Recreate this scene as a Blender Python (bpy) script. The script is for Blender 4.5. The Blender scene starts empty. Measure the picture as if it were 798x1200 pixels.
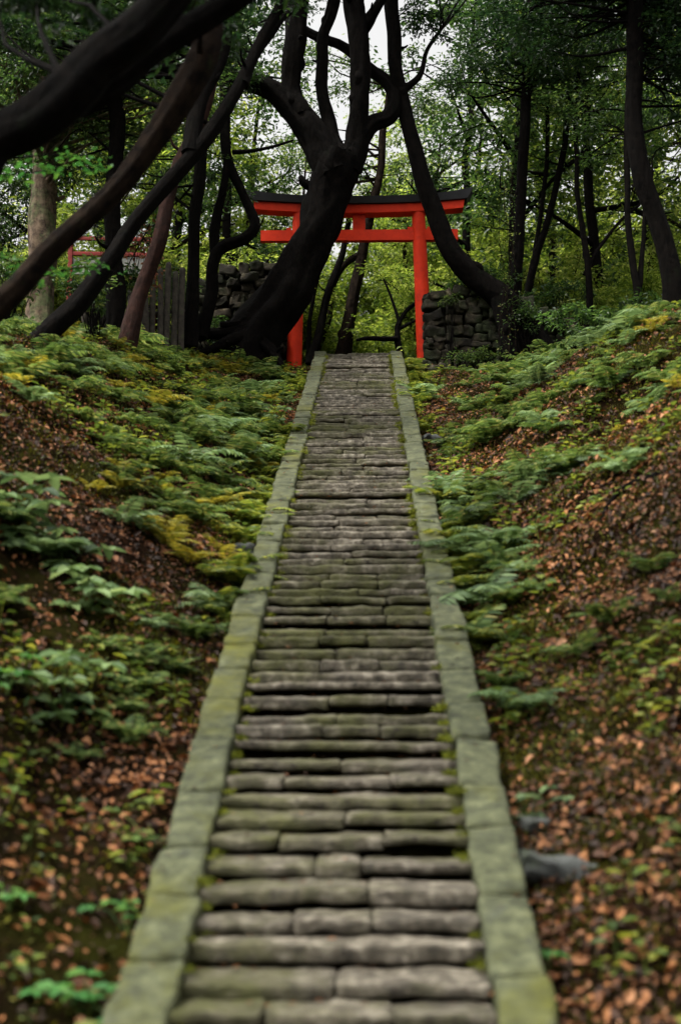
import bpy, math, numpy as np
from mathutils import Vector, Matrix, Euler

R = math.radians
COL = bpy.context.scene.collection
SC = bpy.context.scene

# ------------------------------------------------------------------ noise
def _h(ix, iy, iz, s):
    n = (ix*374761393 + iy*668265263 + iz*1274126177 + s*974634777) & 0xffffffff
    n = ((n ^ (n >> 13))*1274126177) & 0xffffffff
    n = n ^ (n >> 16)
    return (n & 0xffff)/65535.0*2-1

def vnoise(p, s=0):
    p = np.asarray(p, float)
    i = np.floor(p).astype(np.int64); f = p-i
    f = f*f*(3-2*f)
    x, y, z = i[..., 0], i[..., 1], i[..., 2]
    def L(a, b, t): return a+(b-a)*t
    c = [[[_h(x+a, y+b, z+d, s) for d in (0, 1)] for b in (0, 1)] for a in (0, 1)]
    fx, fy, fz = f[..., 0], f[..., 1], f[..., 2]
    return L(L(L(c[0][0][0], c[0][0][1], fz), L(c[0][1][0], c[0][1][1], fz), fy),
             L(L(c[1][0][0], c[1][0][1], fz), L(c[1][1][0], c[1][1][1], fz), fy), fx)

def fbm(p, s=0, o=3):
    p = np.asarray(p, float); r = 0; a = 1
    for k in range(o):
        r = r+a*vnoise(p*(2**k), s+k*17); a *= .5
    return r

# ------------------------------------------------------------------ camera numbers
PITCH, YAW, F = R(10.35), R(1.03), 1667.0
CAM = np.array([0.16, 0.0, 2.0])
CM = np.array((Matrix.Rotation(YAW, 3, 'Z') @ Matrix.Rotation(math.pi/2+PITCH, 3, 'X')))
def ray(px, py):
    return CM @ np.array([px-399.0, 600.0-py, -F])
def P(px, py, Y):
    d = ray(px, py)
    return CAM + d*(Y/d[1])
def ppm(px, py, Y):                       # photograph pixels per metre there
    p = P(px, py, Y)-CAM
    return F/abs((CM.T @ p)[2])

# ------------------------------------------------------------------ terrain
TAN = math.tan(R(23)); Z0 = -2.0
Y0, Y1 = 5.4, 32.05
def plane(y):
    return TAN*np.clip(y, Y0, Y1)+Z0
ZT = TAN*Y1+Z0
def sstep(a, b, x):
    t = np.clip((x-a)/(b-a), 0, 1); return t*t*(3-2*t)
def ground(x, y, fine=True):
    x = np.asarray(x, float); y = np.asarray(y, float)
    a = np.abs(x)-1.12
    ap = np.maximum(a-sstep(19, 29, y)*np.where(x < 0, 1.25, 2.1)*np.minimum(1, np.maximum(a, 0)*.8), 0)
    sl = np.where(x < 0, .60, .68)
    h = -.16+sl*np.sqrt(ap*ap+.04)-sl*.2
    h = np.where(ap > 3.4, -.16+sl*3.3+(ap-3.4)*.25, h)
    b = plane(y)
    z = b+h-.12*sstep(26, 31, y)
    cap = 2.0+.27*np.minimum(y, Y1)+.82+np.where(x > 0, .26*sstep(2.2, 4.5, a), 0.0)+.03*np.minimum(ap, 8)
    cap = np.maximum(cap, b-.28)
    k = .35
    d = np.clip((cap-z)/k, -1, 1)
    z = np.where(d >= 1, z, np.where(d <= -1, cap, (z+cap)/2-np.abs(z-cap)/2-k*.25*(1-np.abs(d))**2))
    m = sstep(0, .9, a)
    P3 = np.stack([x, y, 0*x], -1)
    z = z+m*(.17*fbm(P3*.75, 3, 2)+.0)
    # hollows under the moss on the right bank and in the left bank
    def pit(cx, cy, rx, ry, dp):
        return -dp*np.exp(-((x-cx)/rx)**2-((y-cy)/ry)**2)
    z = z+pit(3.5, 17.5, .8, .8, .45)+pit(-2.9, 21.5, .5, .7, .4)+pit(-1.9, 9.4, .45, .9, .28)+pit(2.2, 13.0, .3, .5, .25)
    if fine:
        z = z+(.25+.75*m)*(.075*fbm(P3*2.6, 9, 3)+.022*vnoise(P3*9, 4))
    z = z+np.clip(y-37, 0, 26)*.34*sstep(36, 40, y)
    # under the stair the soil stays below the stones
    return np.where(np.abs(x) < 1.03, b-.22, z)

def GP(px, py, y0=5.0, y1=40.0):
    d = ray(px, py); d = d/d[1]
    ys = np.arange(y0, y1, .04)
    pts = CAM[None]+d[None]*ys[:, None]
    g = ground(pts[:, 0], pts[:, 1])
    hit = np.where(pts[:, 2] <= g)[0]
    i = hit[0] if len(hit) else int(np.argmin(pts[:, 2]-g))
    p = pts[i]; return np.array([p[0], p[1], ground(p[0:1], p[1:2])[0]])

# ------------------------------------------------------------------ mesh builder
class MB:
    def __init__(s): s.V = []; s.Fc = []; s.n = 0
    def add(s, V, F_):
        V = np.asarray(V, float).reshape(-1, 3); F_ = np.asarray(F_, np.int64)
        s.V.append(V); s.Fc.append(F_+s.n); s.n += len(V)
    def arrays(s):
        return np.concatenate(s.V), s.Fc
    def mesh(s, name, origin=(0, 0, 0), smooth=True):
        V = np.concatenate(s.V)-np.array(origin)[None]
        me = bpy.data.meshes.new(name)
        me.vertices.add(len(V)); me.vertices.foreach_set('co', V.astype(np.float32).ravel())
        loops = np.concatenate([f.ravel() for f in s.Fc])
        tot = np.concatenate([np.full(len(f), f.shape[1]) for f in s.Fc])
        st = np.concatenate([[0], np.cumsum(tot)[:-1]])
        me.loops.add(len(loops)); me.loops.foreach_set('vertex_index', loops.astype(np.int32))
        me.polygons.add(len(tot)); me.polygons.foreach_set('loop_start', st.astype(np.int32))
        me.polygons.foreach_set('use_smooth', np.full(len(tot), smooth))
        me.update(calc_edges=True)
        return me

def obj(name, mb, mat, parent=None, origin=None, smooth=True):
    og = origin if origin is not None else (tuple(parent.matrix_world.translation) if False else (WLOC[parent.name] if parent else (0, 0, 0)))
    me = mb.mesh(name, og, smooth); me.materials.append(mat)
    o = bpy.data.objects.new(name, me); COL.objects.link(o)
    if parent:
        o.parent = parent; WLOC[o.name] = og
    else:
        o.location = og; WLOC[o.name] = tuple(og)
    return o
WLOC = {}
def thing(name, label, cat, loc, group=None):
    o = bpy.data.objects.new(name, None); COL.objects.link(o)
    o.location = loc; o.empty_display_size = .2
    o['label'] = label; o['category'] = cat
    if group: o['group'] = group
    WLOC[o.name] = tuple(float(v) for v in loc)
    return o
def tag(o, label=None, cat=None, group=None, kind=None):
    if label: o['label'] = label
    if cat: o['category'] = cat
    if group: o['group'] = group
    if kind: o['kind'] = kind
    return o
def dup(root, loc, rz, s, label, group=None):
    r = root.copy(); COL.objects.link(r); r.location = loc; r.rotation_euler = (0, 0, rz); r.scale = (s, s, s)
    r['label'] = label
    if group: r['group'] = group
    for ch in list(root.children):
        c = ch.copy(); COL.objects.link(c); c.parent = r
    return r

# ------------------------------------------------------------------ shapes
def catmull(pts, rad, step):
    pts = np.array(pts, float); rad = np.array(rad, float)
    p = np.vstack([2*pts[0]-pts[1], pts, 2*pts[-1]-pts[-2]]); r = np.concatenate([[rad[0]], rad, [rad[-1]]])
    out, ro = [], []
    for i in range(1, len(p)-2):
        n = max(2, int(np.linalg.norm(p[i+1]-p[i])/step))
        t = np.linspace(0, 1, n, endpoint=False)[:, None]
        a, b, c, d = p[i-1], p[i], p[i+1], p[i+2]
        out.append(.5*((2*b)+(-a+c)*t+(2*a-5*b+4*c-d)*t**2+(-a+3*b-3*c+d)*t**3))
        ro.append(r[i]+(r[i+1]-r[i])*(t[:, 0]))
    out.append(p[-2][None]); ro.append([r[-2]])
    return np.concatenate(out), np.concatenate(ro)

def tube(mb, pts, rad, sides=10, step=.12, rough=.12, seed=0, wob=.0, cap=True, ridges=0.0):
    c, r = catmull(pts, rad, step)
    n = len(c)
    if wob:
        q = np.stack([np.arange(n)*step*1.1, np.full(n, seed*3.7), np.zeros(n)], -1)
        c = c+wob*np.stack([vnoise(q, 1+seed), vnoise(q, 5+seed), vnoise(q, 9+seed)], -1)
    t = np.gradient(c, axis=0); t /= np.linalg.norm(t, axis=1)[:, None]+1e-9
    u = np.cross(t[0], [0.13, .97, .21]); u /= np.linalg.norm(u)
    V = []; ang = np.linspace(0, 2*math.pi, sides, endpoint=False)
    U = []
    for i in range(n):
        u = u-t[i]*np.dot(u, t[i]); u /= np.linalg.norm(u)+1e-9
        U.append(u)
    U = np.array(U); W = np.cross(t, U)
    ca, sa = np.cos(ang), np.sin(ang)
    q = np.stack(np.broadcast_arrays(ca[None]*1.6, sa[None]*1.6, (np.arange(n)*step*1.4)[:, None]), -1)
    m = 1+rough*fbm(q+seed*5.3, seed, 3)
    if ridges:
        q2 = np.stack(np.broadcast_arrays(ca[None]*5, sa[None]*5, (np.arange(n)*step*.5)[:, None]), -1)
        m = m+ridges*vnoise(q2+seed, seed+3)
    V = c[:, None]+(U[:, None]*ca[None, :, None]+W[:, None]*sa[None, :, None])*(r[:, None]*m)[..., None]
    V = V.reshape(-1, 3)
    i = np.arange(n-1)[:, None]*sides; j = np.arange(sides)[None]; k = (j+1) % sides
    F_ = np.stack([i+j, i+k, i+sides+k, i+sides+j], -1).reshape(-1, 4)
    mb.add(V, F_)
    if cap:
        for e, idx in ((0, 0), (n-1, 1)):
            vv = np.vstack([V[e*sides:(e+1)*sides], c[e][None]])
            f = np.array([[a, (a+1) % sides, sides][::(-1 if idx == 0 else 1)] for a in range(sides)])
            mb.add(vv, f)
    return c, r

_T = {}
def cube_template(nx, ny, nz):
    key = (nx, ny, nz)
    if key in _T: return _T[key]
    idx = {}; V = []; Fs = []
    def g(i, j, k):
        if (i, j, k) not in idx:
            idx[(i, j, k)] = len(V); V.append((2*i/nx-1, 2*j/ny-1, 2*k/nz-1))
        return idx[(i, j, k)]
    for i in range(nx):
        for j in range(ny):
            Fs.append([g(i, j, nz), g(i+1, j, nz), g(i+1, j+1, nz), g(i, j+1, nz)])
            Fs.append([g(i, j, 0), g(i, j+1, 0), g(i+1, j+1, 0), g(i+1, j, 0)])
    for i in range(nx):
        for k in range(nz):
            Fs.append([g(i, 0, k), g(i+1, 0, k), g(i+1, 0, k+1), g(i, 0, k+1)])
            Fs.append([g(i, ny, k), g(i, ny, k+1), g(i+1, ny, k+1), g(i+1, ny, k)])
    for j in range(ny):
        for k in range(nz):
            Fs.append([g(0, j, k), g(0, j, k+1), g(0, j+1, k+1), g(0, j+1, k)])
            Fs.append([g(nx, j, k), g(nx, j+1, k), g(nx, j+1, k+1), g(nx, j, k+1)])
    _T[key] = (np.array(V), np.array(Fs)); return _T[key]

def block(mb, c, d, rot=None, rnd=.03, amp=.012, fr=6, seed=0, seg=None):
    d = np.array(d, float); c = np.array(c, float)
    if seg is None: seg = tuple(int(np.clip(round(x/.06), 2, 12)) for x in d)
    V, F_ = cube_template(*seg)
    h = d/2; r = min(rnd, h.min()*.95)
    p = V*h
    inner = np.clip(p, -(h-r), h-r)
    # verts near edges are pushed out so that rounding keeps samples
    off = p-inner; L = np.linalg.norm(off, axis=1)[:, None]
    p = inner+np.where(L > 1e-9, off/np.maximum(L, 1e-9)*np.minimum(L, r), 0)
    q = p*fr+seed*7.13
    p = p+amp*np.stack([fbm(q, 1+seed % 91, 2), fbm(q+31, 2, 2), fbm(q+57, 3+seed % 77, 2)], -1)
    if rot is not None: p = p @ np.array(Euler(rot).to_matrix()).T
    mb.add(p+c, F_)

def add_leaves(mb, B, D, N, L, W, fold=.18, droop=.12):
    n = len(B)
    D = D/(np.linalg.norm(D, axis=1)[:, None]+1e-9)
    S = np.cross(N, D); S /= np.linalg.norm(S, axis=1)[:, None]+1e-9
    N = np.cross(D, S)
    L = np.broadcast_to(L, n)[:, None]; W = np.broadcast_to(W, n)[:, None]
    z = N*L
    base = B; tip = B+D*L-z*droop
    l1 = B+D*L*.33+S*W*.5+N*W*fold; l2 = B+D*L*.70+S*W*.36+N*W*fold-z*droop*.5
    r1 = B+D*L*.33-S*W*.5+N*W*fold; r2 = B+D*L*.70-S*W*.36+N*W*fold-z*droop*.5
    V = np.stack([base, l1, l2, tip, r2, r1], 1).reshape(-1, 3)
    o = np.arange(n)[:, None]*6
    mb.add(V, np.concatenate([o+np.array([[0, 3, 2, 1]]), o+np.array([[0, 5, 4, 3]])]))

def rnd_dirs(n, rng, zlo=-.6, zhi=.35):
    a = rng.uniform(0, 2*math.pi, n)
    return np.stack([np.cos(a), np.sin(a), rng.uniform(zlo, zhi, n)], -1)

def cloud(mb, C, rad, n, rng, L=.09, W=.42, flat=.55, tilt=.55):
    """leaf sprays round the points C, n leaves per point"""
    C = np.asarray(C); k = len(C)
    off = rng.normal(0, 1, (k, n, 3)); off /= np.linalg.norm(off, axis=2)[..., None]+1e-9
    off *= (rng.uniform(0, 1, (k, n, 1))**.55)
    rad = np.broadcast_to(rad, k)[:, None, None]
    off = off*rad*np.array([1, 1, flat])
    # each spray tilts its own way
    g = rng.uniform(-.5, .5, (k, 1, 2)); off[..., 2] += (off[..., :2]*g).sum(-1)
    B = (C[:, None]+off).reshape(-1, 3)
    m = len(B)
    out = off.reshape(-1, 3); out = out/(np.linalg.norm(out, axis=1)[:, None]+1e-6)
    D = rnd_dirs(m, rng, -.7, .25)*.8+out*.6
    N = np.stack([rng.normal(0, tilt, m), rng.normal(0, tilt, m), np.ones(m)], -1)
    Ls = L*rng.uniform(.6, 1.3, m)
    add_leaves(mb, B, D, N, Ls, Ls*W)

# ------------------------------------------------------------------ materials
def new_mat(name):
    m = bpy.data.materials.new(name); m.use_nodes = True
    nt = m.node_tree
    for n in list(nt.nodes): nt.nodes.remove(n)
    return m, nt, nt.nodes, nt.links
def N_(nodes, t, **kw):
    n = nodes.new(t)
    for k, v in kw.items():
        if k in n.inputs: n.inputs[k].default_value = v
        else: setattr(n, k, v)
    return n
def ramp(nodes, stops, interp='LINEAR'):
    r = nodes.new('ShaderNodeValToRGB'); r.color_ramp.interpolation = interp
    e = r.color_ramp.elements
    while len(e) < len(stops): e.new(.5)
    for i, (p, c) in enumerate(stops):
        e[i].position = p; e[i].color = (*c, 1)
    return r
def leaf_mat(name, stops, trans=.45, tcol=1.5, rough=.42, spec=.5):
    m, nt, n, l = new_mat(name)
    g = n.new('ShaderNodeNewGeometry')
    oi = n.new('ShaderNodeObjectInfo')
    mx = N_(n, 'ShaderNodeMath', operation='MULTIPLY_ADD'); mx.inputs[1].default_value = .8
    l.new(g.outputs['Random Per Island'], mx.inputs[0])
    m2 = N_(n, 'ShaderNodeMath', operation='MULTIPLY'); m2.inputs[1].default_value = .2
    l.new(oi.outputs['Random'], m2.inputs[0]); l.new(m2.outputs[0], mx.inputs[2])
    r = ramp(n, stops); l.new(mx.outputs[0], r.inputs[0])
    # big soft patches of darker and lighter leaf colour
    ns = N_(n, 'ShaderNodeTexNoise', Scale=.45, Detail=2.0)
    l.new(g.outputs['Position'], ns.inputs['Vector'])
    hs = n.new('ShaderNodeHueSaturation')
    mr = N_(n, 'ShaderNodeMapRange'); mr.inputs[1].default_value = .3; mr.inputs[2].default_value = .7
    mr.inputs[3].default_value = .5; mr.inputs[4].default_value = 1.4
    l.new(ns.outputs[0], mr.inputs[0]); l.new(mr.outputs[0], hs.inputs['Value']); l.new(r.outputs[0], hs.inputs['Color'])
    p = N_(n, 'ShaderNodeBsdfPrincipled', Roughness=rough); p.inputs['Specular IOR Level'].default_value = spec
    l.new(hs.outputs[0], p.inputs['Base Color'])
    t = n.new('ShaderNodeBsdfTranslucent')
    h2 = N_(n, 'ShaderNodeHueSaturation', Hue=.485, Saturation=1.1, Value=tcol)
    l.new(hs.outputs[0], h2.inputs['Color']); l.new(h2.outputs[0], t.inputs['Color'])
    mix = n.new('ShaderNodeMixShader'); mix.inputs[0].default_value = trans
    l.new(p.outputs[0], mix.inputs[1]); l.new(t.outputs[0], mix.inputs[2])
    o = n.new('ShaderNodeOutputMaterial'); l.new(mix.outputs[0], o.inputs[0])
    return m
def surf_mat(name, layers, rough=.85, bump=.6, bscale=30, bdist=.01, spec=.3, coord='Object', island=None, bstretch=None):
    """layers: first = colour stops over a noise; next (stops2, scale, lo, hi, colour) blends"""
    m, nt, n, l = new_mat(name)
    tc = n.new('ShaderNodeTexCoord'); g = n.new('ShaderNodeNewGeometry')
    co = g.outputs['Position'] if coord == 'World' else tc.outputs['Object']
    stops, sc = layers[0]
    ns = N_(n, 'ShaderNodeTexNoise', Scale=sc, Detail=8.0, Roughness=.65)
    l.new(co, ns.inputs['Vector'])
    r = ramp(n, stops); l.new(ns.outputs[0], r.inputs[0]); cur = r.outputs[0]
    if island:
        hs = n.new('ShaderNodeHueSaturation'); mr = N_(n, 'ShaderNodeMapRange')
        mr.inputs[3].default_value, mr.inputs[4].default_value = island
        l.new(g.outputs['Random Per Island'], mr.inputs[0]); l.new(mr.outputs[0], hs.inputs['Value'])
        l.new(cur, hs.inputs['Color']); cur = hs.outputs[0]
    for k, (sc2, lo, hi, colr) in enumerate(layers[1:]):
        n2 = N_(n, 'ShaderNodeTexNoise', Scale=sc2, Detail=7.0, Roughness=.7)
        mp = n.new('ShaderNodeMapping'); mp.inputs['Location'].default_value = (k*13.7+4, k*5.1, k*3.3)
        l.new(co, mp.inputs['Vector']); l.new(mp.outputs[0], n2.inputs['Vector'])
        mr = N_(n, 'ShaderNodeMapRange'); mr.inputs[1].default_value = lo; mr.inputs[2].default_value = hi
        l.new(n2.outputs[0], mr.inputs[0])
        mx = N_(n, 'ShaderNodeMix', data_type='RGBA'); l.new(mr.outputs[0], mx.inputs[0]); l.new(cur, mx.inputs[6])
        n3 = N_(n, 'ShaderNodeTexNoise', Scale=sc2*7, Detail=4.0); l.new(co, n3.inputs['Vector'])
        r3 = ramp(n, [(.3, tuple(c*.55 for c in colr)), (.7, tuple(min(1, c*1.3) for c in colr))]); l.new(n3.outputs[0], r3.inputs[0])
        l.new(r3.outputs[0], mx.inputs[7]); cur = mx.outputs[2]
    p = N_(n, 'ShaderNodeBsdfPrincipled', Roughness=rough); p.inputs['Specular IOR Level'].default_value = spec
    l.new(cur, p.inputs['Base Color'])
    if bump:
        b1 = N_(n, 'ShaderNodeTexNoise', Scale=bscale, Detail=8.0, Roughness=.7)
        if bstretch:
            mp = n.new('ShaderNodeMapping'); mp.inputs['Scale'].default_value = bstretch
            l.new(co, mp.inputs['Vector']); l.new(mp.outputs[0], b1.inputs['Vector'])
        else: l.new(co, b1.inputs['Vector'])
        b = N_(n, 'ShaderNodeBump', Strength=bump, Distance=bdist); l.new(b1.outputs[0], b.inputs['Height']); l.new(b.outputs[0], p.inputs['Normal'])
    o = n.new('ShaderNodeOutputMaterial'); l.new(p.outputs[0], o.inputs[0])
    return m

M = {}
M['leaf_bg'] = leaf_mat('leaf_understory', [(0, (.035, .07, .014)), (.45, (.11, .17, .03)), (.8, (.26, .33, .07)), (1, (.48, .50, .18))], .5, 1.8, .5, .3)  # pale tones put the bright light behind the gate into leaf colour
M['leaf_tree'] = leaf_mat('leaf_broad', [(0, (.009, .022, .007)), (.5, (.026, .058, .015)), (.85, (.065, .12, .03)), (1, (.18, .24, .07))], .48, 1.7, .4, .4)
M['leaf_dark'] = leaf_mat('leaf_evergreen', [(0, (.006, .017, .007)), (.6, (.014, .035, .011)), (1, (.035, .065, .015))], .35, 1.5, .4, .3)
M['leaf_spray'] = leaf_mat('leaf_fresh', [(0, (.03, .12, .03)), (.6, (.06, .18, .04)), (1, (.13, .25, .05))], .4, 1.4, .5, .25)
M['fern'] = leaf_mat('fern_green', [(0, (.012, .026, .008)), (.4, (.04, .075, .02)), (.75, (.10, .155, .04)), (.93, (.17, .20, .06)), (1, (.28, .24, .08))], .4, 1.5, .55, .15)
M['leaf_low'] = leaf_mat('leaf_seedling', [(0, (.02, .04, .010)), (.4, (.07, .11, .022)), (.75, (.17, .20, .035)), (1, (.36, .34, .08))], .4, 1.5, .5, .25)
M['fern_blue'] = leaf_mat('fern_cool', [(0, (.035, .065, .024)), (.5, (.10, .165, .06)), (1, (.22, .30, .12))], .35, 1.4, .5, .25)
M['fern_yellow'] = leaf_mat('fern_yellow', [(0, (.08, .09, .015)), (.5, (.17, .17, .03)), (1, (.40, .34, .06))], .4, 1.4, .6, .15)
M['cover'] = leaf_mat('cover_green', [(0, (.02, .022, .003)), (.5, (.065, .07, .006)), (.85, (.13, .13, .010)), (1, (.22, .20, .03))], .3, 1.2, .6, .3)
M['litter'] = leaf_mat('litter_brown', [(0, (.010, .005, .002)), (.40, (.045, .018, .007)), (.66, (.16, .058, .017)), (.84, (.33, .14, .05)), (.95, (.50, .31, .20)), (1, (.75, .56, .46))], .12, 1.0, .7, .3)
M['dead'] = leaf_mat('dead_leaf', [(0, (.08, .035, .015)), (.6, (.2, .09, .04)), (1, (.36, .2, .1))], .2, 1.1, .7, .3)
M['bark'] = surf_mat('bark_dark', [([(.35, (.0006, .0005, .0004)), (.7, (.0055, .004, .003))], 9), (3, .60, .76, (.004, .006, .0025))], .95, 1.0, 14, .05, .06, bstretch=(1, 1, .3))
M['bark_far'] = surf_mat('bark_brown', [([(.35, (.003, .002, .0015)), (.7, (.022, .014, .009))], 8), (3, .6, .75, (.025, .032, .012))], .95, 1.0, 14, .05, .06, bstretch=(1, 1, .3))
M['bark_red'] = surf_mat('bark_reddish', [([(.3, (.008, .004, .003)), (.7, (.04, .017, .012))], 8), (3, .6, .75, (.03, .04, .02))], .9, 1.0, 14, .05, .1, bstretch=(1, 1, .3))
M['bark_cedar'] = surf_mat('bark_cedar', [([(.35, (.03, .018, .011)), (.65, (.22, .155, .10))], 7), (2, .5, .65, (.12, .15, .06))], .9, 1.0, 26, .05, bstretch=(2.2, 2.2, .12))
M['step'] = surf_mat('step_stone', [([(.30, (.035, .031, .023)), (.5, (.105, .090, .066)), (.72, (.36, .32, .25))], 9), (.7, .46, .62, (.065, .066, .020)), (13, .54, .68, (.025, .02, .014))], .75, 1.0, 24, .03, .25, coord='World', island=(.62, 1.3))
M['kerb'] = surf_mat('kerb_stone', [([(.28, (.015, .018, .010)), (.5, (.050, .055, .027)), (.72, (.112, .120, .062))], 9), (.8, .50, .66, (.070, .072, .010)), (5, .56, .7, (.05, .055, .035)), (14, .62, .8, (.05, .05, .035))], .85, .7, 45, .010, .25, coord='World')
M['wall'] = surf_mat('rubble_stone', [([(.3, (.012, .010, .008)), (.55, (.028, .022, .014)), (.75, (.12, .10, .06))], 4), (1.5, .44, .60, (.016, .021, .007))], .9, 1.0, 22, .03, .2, coord='World', island=(.25, 1.7))
M['soil'] = surf_mat('bank_soil', [([(.3, (.003, .002, .001)), (.55, (.012, .006, .003)), (.75, (.045, .019, .008))], 7), (.55, .46, .62, (.020, .021, .003)), (2.2, .56, .70, (.016, .02, .004))], 1.0, 1.0, 26, .06, .02, coord='World')
M['moss'] = leaf_mat('moss_green', [(0, (.05, .065, .008)), (.6, (.11, .13, .014)), (1, (.24, .25, .03))], .25, 1.2, .8, .1)
M['red'] = surf_mat('vermilion_paint', [([(.3, (.58, .026, .005)), (.7, (.74, .040, .008))], 3), (2.2, .5, .75, (.48, .022, .007)), (9, .64, .78, (.30, .02, .008))], .6, .25, 60, .004, .15)
M['black'] = surf_mat('black_roof_paint', [([(.3, (.008, .008, .009)), (.7, (.02, .02, .022))], 5)], .6, .4, 40, .005, .3)
M['white'] = surf_mat('white_plaster', [([(.3, (.13, .13, .12)), (.7, (.30, .30, .27))], 3), (5, .6, .8, (.35, .36, .3))], .9, .2, 30, .004)
M['redrail'] = surf_mat('red_rail_paint', [([(.3, (.12, .008, .005)), (.7, (.26, .016, .008))], 5), (7, .6, .8, (.2, .03, .02))], .6, .3, 40, .004)
M['log'] = surf_mat('grey_log', [([(.3, (.014, .011, .008)), (.7, (.07, .058, .045))], 8), (4, .55, .7, (.06, .075, .03))], .9, .8, 30, .02, bstretch=(2, 2, .2))
M['rock'] = surf_mat('grey_rock', [([(.3, (.02, .022, .02)), (.7, (.07, .075, .07))], 6), (3, .5, .7, (.03, .045, .012))], .8, .8, 30, .02, .3)

# ------------------------------------------------------------------ ground sheet
def axis(parts):
    out = []
    for a, b, n in parts: out += list(np.linspace(a, b, n, endpoint=False))
    return np.array(out+[parts[-1][1]])
xs = axis([(-300, -60, 12), (-60, -14, 24), (-14, -8, 40), (-8, -1.2, 150), (-1.2, 1.2, 26), (1.2, 8, 150), (8, 14, 40), (14, 60, 24), (60, 300, 12)])
ys = axis([(-60, -8, 12), (-8, 3, 40), (3, 5, 30), (5, 20, 300), (20, 33, 200), (33, 45, 60), (45, 100, 30), (100, 500, 20)])
X, Y = np.meshgrid(xs, ys, indexing='ij')
Z = ground(X, Y)
nx, ny = X.shape
V = np.stack([X, Y, Z], -1).reshape(-1, 3)
i = np.arange(nx-1)[:, None]*ny; j = np.arange(ny-1)[None]
F_ = np.stack([i+j, i+ny+j, i+ny+j+1, i+j+1], -1).reshape(-1, 4)
mb = MB(); mb.add(V, F_)
tag(obj('ground', mb, M['soil']), 'mossy brown earth banks either side of the stone stair', kind='structure')

# ------------------------------------------------------------------ staircase
rng = np.random.default_rng(5)
stair = thing('stone_staircase', 'long worn mossy stone staircase climbing between two kerbs to the red gate', 'staircase', (0, Y0, TAN*Y0+Z0))
NS = 98
RUN = (Y1-Y0)/NS; RISE = RUN*TAN
IN = .735
core = MB()
for k in range(NS):
    y0 = Y0+k*RUN+rng.uniform(-.03, .03); zt = TAN*(y0+RUN*.5)+Z0   # tread height
    mb = MB()
    m = rng.choice([1, 2, 2, 2, 3]); tone = rng.normal(0, .010)
    cuts = np.sort(rng.uniform(-.8, .8, 20))
    xsn = [-IN-.02]
    seg = (2*IN)/m
    for q in range(1, m): xsn.append(-IN+seg*q+rng.uniform(-.28, .28)*seg)
    xsn.append(IN+.02)
    for q in range(m):
        a, b = xsn[q]+.002, xsn[q+1]-.002
        dz = tone+rng.normal(0, .005); dy = rng.normal(0, .014)
        dd = RUN+.10+rng.uniform(-.02, .03)
        hh = RISE*rng.uniform(.50, .85)
        block(mb, ((a+b)/2, y0+dd/2+dy, zt-hh/2+dz), (b-a, dd, hh), (R(4)+rng.normal(0, .03), rng.normal(0, .008), rng.normal(0, .012)),
              rnd=.022, amp=.012, fr=7.5, seed=k*5+q, seg=(26, 8, 6))
    block(core, (0, y0+RUN*.5+.17, zt-RISE*1.40), (2*IN, RUN+.04, RISE*2.0), rnd=.01, amp=.006, seed=k, seg=(16, 2, 3))
    obj('step', mb, M['step'], stair)
obj('shade_gap_earth', core, M['soil'], stair)  # dark earth core, set back to put shade lines under the treads
for sx in (-1, 1):
    y = Y0-.15; k = 0
    while y < Y1-.05:
        L = rng.uniform(.48, .78)
        if y+L > Y1: L = Y1-y+.04
        cy = y+L/2; cz = TAN*(cy)+Z0+.02
        w = .27*rng.uniform(.97, 1.04)
        if sx < 0 and cy < 8.6: w *= 1.12
        mb = MB()
        block(mb, (sx*(IN+.14)+rng.normal(0, .006), cy, cz-.10+rng.normal(0, .006)), (w, L/math.cos(R(23))-.012, .30),
              (R(23)+rng.normal(0, .014), rng.normal(0, .03), rng.normal(0, .016)), rnd=.024, amp=.014, fr=5, seed=k+300*(sx+2), seg=(9, 16, 6))
        o = obj('kerb_stone', mb, M['kerb'], stair)
        y += L+.006; k += 1

# ------------------------------------------------------------------ torii
GY = 32.62
gc = P(421, 420, GY)
gz = float(ZT)-.05
k_ = 1/ppm(421, 320, GY)                  # metres per photo pixel there
gx = gc[0]
def zat(py): return P(421, py, GY)[2]
tor = thing('torii_gate', 'vermilion torii gate with black curved top beam standing at the head of the stair', 'torii gate', (gx, GY, gz))
def torii_obj(name, mb, mat, sm=True): return obj(name, mb, mat, tor, smooth=sm)
zb, z_k = gz, zat(252)
for sx in (-1, 1):
    xb = gx+sx*76.0*k_; xt = gx+sx*70.0*k_
    mb = MB()
    tube(mb, [(xb, GY, zb-.3), ((xb+xt)/2, GY, (zb+z_k)/2), (xt, GY, z_k+.02)], [.185, .172, .16], sides=40, step=.3, rough=.0)
    torii_obj('pillar', mb, M['red'])
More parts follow.
